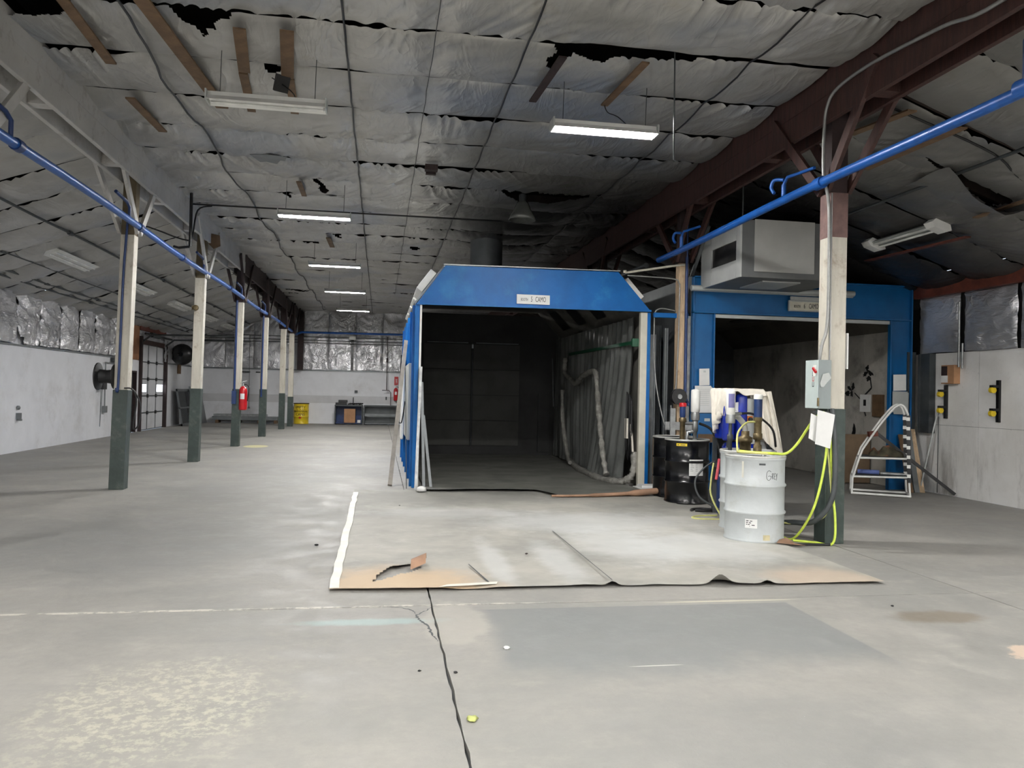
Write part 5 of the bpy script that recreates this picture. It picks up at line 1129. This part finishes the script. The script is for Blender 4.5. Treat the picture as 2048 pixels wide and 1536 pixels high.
sm_ = o.modifiers.new('thickness', 'SOLIDIFY'); sm_.thickness = .008
# front folds of the cloth
fu, fv = np.meshgrid(np.linspace(0, 1, 60), np.linspace(0, 1, 24))
fx = 4.98 + fu * .22 + fv * (.02 + .17 * fu) + .01 * np.sin(fu * 30 + fv * 2); fy = 9.90 - .02 * np.sin(fu * 24 + 2 * vn(fu * 4, fv * 2, 31)) * (.3 + fv) - .03 * fv
fz = 1.70 - fv * (.55 + .38 * fu + .05 * vn(fu * 6, fu * 0, 3)) - .02 * (1 - fu)
o2 = grid_obj('hanging_fold', np.stack([fx, fy, fz], -1), m_cloth, o)

papers('paper_tag', [(4.60, 4.80, 1.30, 1.55, 9.93, .03)], 'white paper tag with writing hanging on the blue pump unit')
m = MB()
for q in (((4.63, 1.47), (4.65, 1.42)), ((4.65, 1.42), (4.655, 1.47)), ((4.67, 1.41), (4.675, 1.46)), ((4.69, 1.44), (4.72, 1.42)), ((4.69, 1.41), (4.72, 1.40)), ((4.74, 1.40), (4.745, 1.44))): m.tube([(q[0][0], 9.925, q[0][1]), (q[1][0], 9.925, q[1][1])], .002, 4)
m.build('handwriting', m_grey, bpy.data.objects['paper_tag'], off=None)
m = MB(); m.tube([(W2[0] - .22, W2[1] - .05, 1.40), (W2[0] - .12, W2[1] - .05, 1.41)], .02, 8); solo('hose_fitting', m, m_galv, 'short steel fitting at the head of the white-bodied filter', 'fitting')
m = MB(); m.tube(smoothpath([(W2[0] - .12, W2[1] - .05, 1.41), (W2[0] + .02, W2[1] - .05, 1.41), (W2[0] + .2, W2[1], 1.33), (W2[0] + .33, W2[1], 1.2), (W2[0] + .42, W2[1] + .1, 1.0)]), .014, 8); solo('hose', m, m_rubber, 'black hose arching right from the white-bodied filter', 'hose')
m = MB(); m.tube(smoothpath([(4.56, 9.05, 1.31), (4.40, 9.0, 1.30), (4.22, 8.85, 1.18), (4.10, 8.6, 1.0), (4.08, 8.5, .98), (4.16, 8.35, .985), (4.4, 8.3, .975)]), .012, 8); solo('hose', m, m_hosep, 'pale hose looping from the blue-gripped pump onto the front white drum', 'hose')
m = MB(); m.tube(smoothpath([(4.10, 8.55, .99), (4.2, 8.42, .985), (4.38, 8.28, .985), (4.52, 8.25, .99), (4.62, 8.2, 1.1), (4.70, 8.1, 1.3), (4.73, 8.05, 1.38), (4.78, 8.0, 1.45), (4.82, 8.0, 1.46)]), .015, 8); solo('hose', m, m_hosey, 'bright yellow hose from the drum tops up to the post', 'hose')
m = MB(); m.tube(smoothpath([(4.86, 8.02, 1.42), (4.86, 8.0, 1.1), (4.80, 8.0, .7), (4.72, 8.05, .35), (4.66, 8.3, .03), (4.6, 8.5, .015)]), .014, 8); solo('hose', m, m_hosey, 'yellow hose falling from the post towards the drums, left of the other', 'hose')
m = MB(); m.tube(smoothpath([(4.90, 8.03, 1.42), (4.91, 8.0, 1.1), (4.94, 8.03, .7), (4.96, 7.98, .3), (4.93, 7.97, .03), (4.8, 8.1, .015), (4.62, 8.25, .014)]), .014, 8); solo('hose', m, m_hosey, 'yellow hose hanging close against the green post foot', 'hose')
m = MB(); m.tube(smoothpath([(4.84, 8.05, 1.42), (4.89, 8.02, 1.0), (4.92, 8.0, .6), (4.9, 7.99, .5), (4.86, 8.05, .3), (4.7, 8.25, .2), (4.6, 8.45, .18)]), .01, 8); solo('hose', m, m_hosep, 'thin pale hose swinging behind the grey cable at the post', 'hose')
m = MB(); m.tube(smoothpath([(4.93, 8.03, 1.50), (4.93, 8.0, 1.35), (4.94, 7.96, .9), (4.90, 7.96, .5), (4.78, 8.1, .25), (4.66, 8.35, .2), (4.62, 8.6, .16)]), .03, 10); solo('power_cable', m, m_dkgrey, 'thick dark grey cable curving from the box down behind the drums', 'cable')
m = MB(); m.tube(smoothpath([(4.9, 7.97, .016), (4.7, 8.0, .016), (4.5, 8.0 + .05, .016), (4.6, 8.6, .016)]), .014, 6); solo('hose', m, m_rubber, 'black hose on the floor between the front drum and the post', 'hose')
m = MB(); m.tube(smoothpath([(K1[0] + .15, K1[1] - .1, 1.2), (K1[0] + .35, K1[1] - .1, 1.1), (K1[0] + .45, K1[1] - .15, .8), (K1[0] + .5, K1[1] - .2, .4)]), .02, 8); solo('hose', m, m_rubber, 'black hose curving down right from the front black drum', 'hose')
m = MB(); m.tube(smoothpath([(4.58, 10.3, .72), (4.42, 10.3, .62), (4.30, 10.3, .45), (4.32, 10.2, .25), (4.5, 10.1, .12), (4.62, 10.0, .06)]), .014, 8); solo('hose', m, m_dkgrey, 'grey hose bowing left from the pump unit, between drums', 'hose')
m = MB(); m.tube(smoothpath([(4.52, 10.2, .70), (4.40, 10.0, .5), (4.36, 9.9, .3), (4.44, 9.75, .05), (4.5, 9.7, .02), (4.15, 9.72, .018), (4.08, 9.85, .018), (4.22, 9.98, .018), (4.5, 10.02, .018)]), .012, 8); solo('hose', m, m_hosep, 'pale yellow hose looping over the floor left of the white drums', 'hose')
m = MB()
for k in range(5): m.tube(smoothpath([(4.66, 10.25 + .02 * k, .74), (4.56 + .025 * k, 10.0, .55), (4.58 + .03 * k, 9.9, .2), (4.7 + .02 * k, 9.9, .05)]), .018, 6)
solo('hose_bundle', m, m_galv, 'bundle of grey hoses hanging at the left of the pump unit', 'hoses')
m = MB(); m.tube(smoothpath([(4.60, 10.2, .75), (4.52, 10.05, .66), (4.47, 10.0, .5)]), .02, 8); solo('hose', m, M('red_rubber', (200, 80, 90), .5), 'short red hose end at the left of the pump unit', 'hose')
m = MB(); m.box(4.56, 4.66, 10.1, 10.2, .02, .62); solo('blue_canister', m, m_bluedk, 'narrow dark blue canister standing left of the pump unit', 'canister', bevel=.02)
m = MB(); m.tube(smoothpath([(4.35, 10.4, .03), (4.5, 10.35, .03), (4.62, 10.45, .03), (4.5, 10.55, .03), (4.36, 10.5, .03), (4.3, 10.42, .03)]), .02, 6); solo('coiled_hose', m, m_rubber, 'small black hose coil on the floor right of the front black drum', 'hose')
# electrical box on the near right post
eb = thing('disconnect_box', (4.8, 8.1, 1.5), 'pale grey electrical disconnect box with red lever on the drum-side post', 'box')
m = MB(); m.box(4.745, 4.90, 8.0, 8.26, 1.50, 2.04); m.build('enclosure', M('shaded_box_enamel', (138, 146, 146), .4, .1, .03, 4), eb, .006)
m = MB(); m.box(4.735, 4.745, 8.0, 8.25, 1.505, 2.035); m.build('door', M('lit_box_door', (196, 208, 206), .35, .1, .03, 4), eb, .002)  # door painted lighter than the enclosure, standing for lamp light on that side
m = MB(); m.box(4.727, 4.735, 8.03, 8.08, 1.86, 1.98); m.build('lever_plate', m_white2, eb)
m = MB(); m.bar((4.72, 8.07, 1.95), (4.72, 8.01, 1.90), .02, .025); m.build('red_lever', m_red, eb)
m = MB(); m.prism([(4.76, 1.78), (4.79, 1.88), (4.86, 1.90), (4.89, 1.84), (4.84, 1.79), (4.80, 1.74), (4.77, 1.74)], 7.985, 8.0, 'y'); m.build('handle_guard', m_ltgrey, eb)
for z_, mt in ((1.89, m_ink), (1.83, m_red), (1.77, m_ink)):
    m = MB(); m.box(4.7335, 4.735, 8.07, 8.075, z_ - .025, z_ + .025); m.box(4.7335, 4.735, 8.10, 8.105, z_ - .025, z_ + .025); m.box(4.7335, 4.735, 8.07, 8.105, z_ - .028, z_ - .02); m.build('door_marking', mt, eb)
m = MB(); m.tube([(4.74, 7.99, 1.62), (4.74, 7.99, 1.53)], .012, 6); m.build('latch', m_brass, eb)
m = MB(); m.bar((4.70, 8.0, 1.465), (4.95, 8.06, 1.465), .05, .012); solo('hose_hanger', m, m_dkgrey, 'dark bracket under the disconnect box holding the hoses', 'bracket')
papers('hanging_sheet', [(4.66, 4.84, 1.12, 1.44, 7.90, -.05)], 'blank pale sheet of paper hanging on the hoses by the post')
papers('hanging_sheet', [(4.60, 4.70, 1.18, 1.40, 7.93, -.05)], 'second pale sheet tucked behind the first on the hoses')
m = MB(); m.box(4.99 - .07, 5.0 - .06, 8.085, 8.09, 2.15, 2.6) ; m.box(5.135, 5.15, 8.08, 8.3, 1.95, 2.35); solo('notice_board', m, m_paperw, 'white cards fixed to the sides of the near right post', 'card')
for z_ in (1.16, 1.18):
    m = MB(); m.tube([(4.84 + (z_ - 1.16) * 2, 7.99, 1.44), (4.84 + (z_ - 1.16) * 2, 7.98, 1.30)], .011, 6); solo('hose_coupler', m, m_galv, 'steel quick coupler hanging under the box, left one' if z_ == 1.16 else 'steel quick coupler hanging under the box, right one', 'fitting')

# ------------------------------------------------------------------ ladder
LO = Vector((7.95, 12.31, 0)); LA = math.radians(-34.6)
ld = thing('rolling_steps', LO, 'white tubular steps with handrails and black and white taped posts', 'steps'); Z0 = Vector((0, 0, 0))
for y_ in (0.0, .56):
    n0_ = len(ld.children)
    m = MB(); m.tube([(0, y_, .02), (0.01, y_, .28), (.10, y_, .60), (.14, y_, .72)] + smoothpath([(.16, y_, .78), (.42, y_, 1.20), (.60, y_, 1.45), (.67, y_, 1.52), (.73, y_, 1.545), (.79, y_, 1.50), (.83, y_, 1.40), (.84, y_, 1.3), (.87, y_, .3), (.89, y_, .02)], 5), .018, 8); m.build('side_frame', m_white2, ld, off=Z0)
    m = MB(); m.tube([(0, y_, .03), (.89, y_, .03)], .02, 8); m.build('base_rail', m_white2, ld, off=Z0)
    m = MB(); m.tube([(.02, y_, .31), (.87, y_, .34)], .017, 8); m.build('lower_step_rail', m_white2, ld, off=Z0)
    m = MB(); m.tube([(.11, y_, .63), (.86, y_, .65)], .017, 8); m.build('upper_step_rail', m_white2, ld, off=Z0)
    m = MB(); m.bar((.875, y_, .26), (.845, y_, 1.37), .06, .06, up=(1, 0, 0)); o = m.build('black_taped_post', m_black, ld, off=Z0)
    for k in range(7):
        z_ = 1.31 - .157 * k; x_ = .845 + (1.37 - z_) * .027; m = MB(); m.box(x_ - .035, x_ + .02, y_ - .036, y_ - .031, z_ - .028, z_ + .028); m.build('white_square', m_white2, o, off=Z0)
for x_, z_ in ((0, .03), (.89, .03), (.02, .31), (.11, .63)):
    m = MB(); m.tube([(x_, 0, z_), (x_ - .04, .56, z_)], .017, 8); m.build('cross_bar', m_white2, ld, off=Z0)
for ch_ in [c for c in ld.children if abs(c.data.vertices[0].co.y - .56) < .06]: ch_.location.x = -.04
m = MB(); m.box(.05, .85, .03, .53, .325, .34); m.build('lower_tread', m_dkgrey, ld, off=Z0)
m = MB(); m.box(.14, .84, .03, .53, .645, .66); m.build('upper_tread', m_dkgrey, ld, off=Z0)
ld.rotation_euler = (0, 0, LA)
def LP(x, y, z): return (LO.x + x * math.cos(LA) - y * math.sin(LA), LO.y + x * math.sin(LA) + y * math.cos(LA), z)
uu, vv = np.meshgrid(np.linspace(0, 1, 40), np.linspace(0, 1, 20))
lx = .24 + uu * .56; ly = .06 + vv * .42; P = np.stack([LO.x + lx * math.cos(LA) - ly * math.sin(LA), LO.y + lx * math.sin(LA) + ly * math.cos(LA), .668 + .13 * np.sin(np.pi * vv) ** .7 * np.sin(np.pi * uu) ** .4 * (.5 + vn(uu * 7, vv * 4, 21)) ], -1)
o = grid_obj('folded_rags', P, M('olive_and_rust_rags', (74, 70, 54), .85, 0, .3, 6, dirt=((170, 96, 60), .8, 5))); tag(o, 'heap of dark rags and cords on the upper step of the white steps', 'rags')
m = MB(); m.tube([LP(.08, .2, .385), LP(.42, .2, .385)], .04, 10); solo('blue_roll', m, M('faded_blue_cloth', (88, 104, 160), .7), 'faded blue roll on the lower step of the white steps', 'roll')
m = MB(); m.tube([LP(.44, .2, .372), LP(.80, .2, .372)], .028, 8); solo('grey_roll', m, m_galv, 'grey rod lying on the lower step beside the blue roll', 'rod')
m = MB(); m.bar((8.50, 12.45, 1.04), (9.62, 11.95, .05), .07, .05); solo('black_bar', m, m_black, 'long black bar slanting from the steps to the foot of the right wall', 'bar')
m = MB(); m.bar((8.36, 12.48, 1.02), (8.50, 12.45, 1.04), .10, .09); solo('red_clamp', m, m_rust, 'dull red clamp at the upper end of the black bar', 'clamp')
# right wall things
m = MB(); m.box(9.60, 9.69, 12.55, 12.85, 1.05, 2.46); m.box(9.57, 9.60, 12.55, 12.58, 1.05, 2.46); m.box(9.57, 9.60, 12.82, 12.85, 1.05, 2.46); solo('wall_channel', m, m_dkgrey, 'dark grey channel hanging on the right wall by the blue post', 'channel')
m = MB(); m.tube([(9.66, 12.45, 1.42), (9.45, 12.6, .02)], .014, 6); solo('leaning_rod', m, m_ltgrey, 'pale rod leaning on the right wall under the grey channel', 'rod')
m = MB(); m.tube([(9.66, 12.42, 1.35), (9.64, 12.4, .02)], .008, 6); solo('leaning_rod', m, m_dkgrey, 'thin dark rod upright against the right wall by the pale rod', 'rod')
for i, (x_, z_, mt, lb) in enumerate(((9.30, 1.0, m_tan, 'shortest of the boards leaning between steps and wall'), (9.42, 1.25, m_grey, 'grey middle board leaning between steps and wall'), (9.52, 1.1, m_pine, 'pale board nearest the wall, leaning behind the black bar'))):
    m = MB(); m.bar((x_ - .06, 12.55, 0), (x_, 12.93, z_), .10, .025, up=(0, -1, 0)); solo('leaning_board', m, mt, lb, 'board')
t = thing('wall_box', (9.6, 12.1, 1.9), 'brown cardboard holder with a white label on the right wall', 'box')
m = MB(); m.box(9.58, 9.7, 11.96, 12.27, 1.92, 2.24); m.build('box', m_card, t, .004)
m = MB(); m.box(9.575, 9.58, 12.12, 12.26, 1.98, 2.22); m.build('dark_opening', m_dkbrown, t)
m = MB(); m.box(9.57, 9.575, 12.1, 12.26, 1.94, 2.06); m.build('label', m_paperw, t)
for y_, z0, z1, lb in ((12.27, 1.32, 1.90, 'black wall rack with two yellow clamps under the cardboard holder'), (11.09, 1.30, 1.97, 'black wall rack with two yellow clamps nearer the viewer')):
    t = thing('tool_rack', (9.6, y_, z0), lb, 'rack')
    m = MB(); m.box(9.66, 9.70, y_ - .03, y_ + .03, z0, z1); m.build('rack_bar', m_black, t)
    for z_ in (z0 + .13, z1 - .17):
        m = MB(); m.box(9.55, 9.66, y_ - .04, y_ + .04, z_ + .05, z_ + .09); o = m.build('clamp_arm', m_black, t)
        m = MB(); m.tube([(9.57, y_ - .03, z_ + .01), (9.57, y_ + .03, z_ + .01)], .05, 10); m.build('yellow_grip', m_yellow, o)
m = MB(); m.tube([(9.62, 11.9, 3.3), (9.62, 11.9, 2.2)], .02, 6); m.tube([(9.62, 11.82, 2.6), (9.62, 11.82, 2.18)], .018, 6); solo('hanging_cables', m, m_galv, 'pale cables hanging over the foil joint on the right wall', 'cable')
# doorless end board blocking view behind booth
m = MB(); m.box(9.45, 9.62, 12.98, 13.02, 0, 2.5); solo('filler_board', m, m_dkgrey, 'dark narrow board filling the gap between right blue post and wall', 'board')

# ------------------------------------------------------------------ sheeting on the floor
nx, ny = 170, 190
U, V = np.meshgrid(np.linspace(0, 1, nx), np.linspace(0, 1, ny))
fy = 6.38 - .08 * U + .05 * (vn(U * 9, U * 0, 4) - .5) + .02 * (vn(U * 30, U * 0, 5) - .5) + .12 * np.clip(.14 - U, 0, 1)
Y = fy + (12.75 - fy) * V; X = -.36 + (4.75) * U + .02 * (vn(V * 12, U * 0, 6) - .5) * (U < .02)
Z = .006 + .010 * vn(X * 1.8, Y * 1.8, 7) + .004 * vn(X * 6, Y * 6, 8)
Z += .10 * np.exp(-((X - 2.88) / .08) ** 2 - ((Y - 6.28) / .10) ** 2) + .04 * np.exp(-((X - 1.95) / .05) ** 2 - ((Y - 6.3) / .2) ** 2) + .03 * np.exp(-((X - 3.3) / .05) ** 2 - ((Y - 6.28) / .1) ** 2)
hd = np.exp(-((X - .2) / .16) ** 2 - ((Y - 6.95) / .3) ** 2); Z += .03 * hd
Z += .02 * (1 - V) ** 8 * vn(X * 4, X * 0, 9) + .03 * np.exp(-((X + .3) / .15) ** 2 - ((Y - 12.7) / .1) ** 2)
cxp = (X[:-1, :-1] + X[1:, 1:]) / 2; cyp = (Y[:-1, :-1] + Y[1:, 1:]) / 2
hole = inpoly(cxp, cyp, [(-.02, 6.62), (.02, 6.85), (.12, 7.1), (.34, 7.3), (.40, 7.1), (.28, 6.84), (.1, 6.70)])
notch = (cxp > -.36 + 0) & (cxp < .0) & (cyp < 6.42 - .1 * (cxp + .1))
o = grid_obj('floor_sheeting', np.stack([X, Y, Z], -1), m_paper, None, ~(hole)); tag(o, 'large overspray-coated paper sheet spread on the floor before the left booth', 'sheet')
P = []; uu, vv = np.meshgrid(np.linspace(0, 1, 14), np.linspace(0, 1, 8))
P = np.stack([.30 + .14 * uu + .02 * vv, 7.0 + .3 * uu * .4 + .22 * vv, .03 + .07 * np.sin(np.pi * vv) + .03 * uu], -1)
q = grid_obj('torn_flap', P, m_kraft, o)
m = MB(); pts = [(-.365 + random.uniform(-.008, .008), y) for y in np.arange(6.42, 12.6, .3)]
m.add([(x_ - .0, y, .024) for x_, y in pts] + [(x_ + .075, y, .026) for x_, y in pts], [(i, i + 1, i + 1 + len(pts), i + len(pts)) for i in range(len(pts) - 1)]); m.build('tape_edge', m_tapew, o)
m = MB(); m.add([(.50, 6.36, .034), (.98, 6.42, .034), (1.0, 6.50, .034), (.58, 6.44, .034)], [(0, 1, 2, 3)]); m.build('tape_patch', m_tapew, o)
m = MB(); m.add([(.92, 6.5, .03), (.935, 6.5, .03), (.84, 7.2, .03), (.83, 7.2, .03)], [(0, 1, 2, 3)]); m.add([(1.95, 6.4, .055), (1.96, 6.4, .055), (2.0, 8.9, .027), (1.99, 8.9, .027)], [(0, 1, 2, 3)]); m.build('seam', m_dkgrey, o)
m = MB(); m.add([(.9, 11.4, .022), (1.5, 11.35, .022), (1.5, 11.6, .022), (.9, 11.65, .022)], [(0, 1, 2, 3)]); m.build('pale_patch', m_paperw, o) if False else None
nx, ny = 70, 110
U, V = np.meshgrid(np.linspace(0, 1, nx), np.linspace(0, 1, ny)); X = .75 + 3.55 * U; Y = 12.55 - .72 * np.clip((U - .50) / .06, 0, 1) + .35 * np.clip(U - .56, 0, 1) + 0 * V; Y = Y + (19.9 - Y) * V
Z = .028 + .012 * vn(X * 2, Y * 2, 11) + .02 * (1 - V) ** 10
o = grid_obj('floor_sheeting', np.stack([X, Y, Z], -1), M('dirty_grey_floor_paper', (118, 118, 112), .75, 0, .15, 1.2, .15, 8, dirt=((84, 84, 82), .6, 1.5))); tag(o, 'darker grey paper sheet covering the floor inside the left booth', 'sheet')
m = MB(); m.tube(smoothpath([(2.62, 11.80, .045), (3.2, 11.86, .045), (3.9, 11.98, .06), (4.45, 12.08, .09), (4.58, 12.11, .08)]), [.018] * 7 + [.03] * 6 + [.05] * 6 + [.07] * 5 + [.05], 10); solo('paper_roll', m, m_kraft, 'rolled-up brown paper edge in front of the black drums', 'paper')
m = MB(); m.add([(4.30, 8.03, .03), (4.56, 7.86, .028), (4.50, 8.0, .03), (4.47, 8.12, .07), (4.38, 8.12, .05)], [(0, 1, 2), (0, 2, 3, 4)]); solo('paper_scrap', m, m_kraft, 'torn brown paper flap at the right foot of the front white drum', 'paper')
m = MB(); m.lathe([(.01, .0), (.08, .0), (.07, .05), (.03, .07)], (.68, 12.5, .035), 9); solo('paper_scrap', m, m_paperw, 'crumpled white scrap at the foot of the left jamb', 'scrap')
m = MB(); m.box(4.3, 4.62, 12.55, 13.0, .045, .06); m.box(4.36, 4.7, 12.7, 12.95, .06, .1); solo('white_wrapping', m, m_paperw, 'white wrapping lying in front of the right jamb of the left booth', 'wrapping', bevel=.02)
for i, (x_, y_, r_, mt, lb) in enumerate(((.82, 4.89, .022, m_paperw, 'small pale pebble of debris on the greyer floor patch'), (.48, 3.84, .028, M('yellow_green_leaf', (190, 196, 120), .6), 'yellowish crumpled leaf beside the floor joint'), (.26, 4.55, .01, m_black, 'tiny black crumb left of the floor joint'), (.46, 4.5, .012, m_black, 'pair of black crumbs right of the floor joint'), (3.98, 5.6, .013, m_black, 'dark crumb of debris near the brown oil stain'), (1.45, 7.6, .016, m_dkbrown, 'dark sliver lying on the sheet, right of the torn corner'), (.3, 10.9, .012, m_black, 'tiny dark speck on the left of the sheet'), (-.6, 8.3, .022, m_black, 'black squiggle of debris left of the sheet'))):
    m = MB(); n = 9; z_ = .03 if x_ > -.3 and y_ > 6.4 else .001
    m.lathe([(r_ * .6, 0), (r_, r_ * .3), (r_ * .7, r_ * .7), (.001, r_ * .8)], (x_, y_, z_), n, cap=False); m.v = [(a + random.uniform(-1, 1) * r_ * .25, b + random.uniform(-1, 1) * r_ * .25, c_) for a, b, c_ in m.v]
    solo('debris', m, mt, lb, 'debris')
t = MB(); t.box(CR + .2, XR, 34, YF, .95, 1.3)
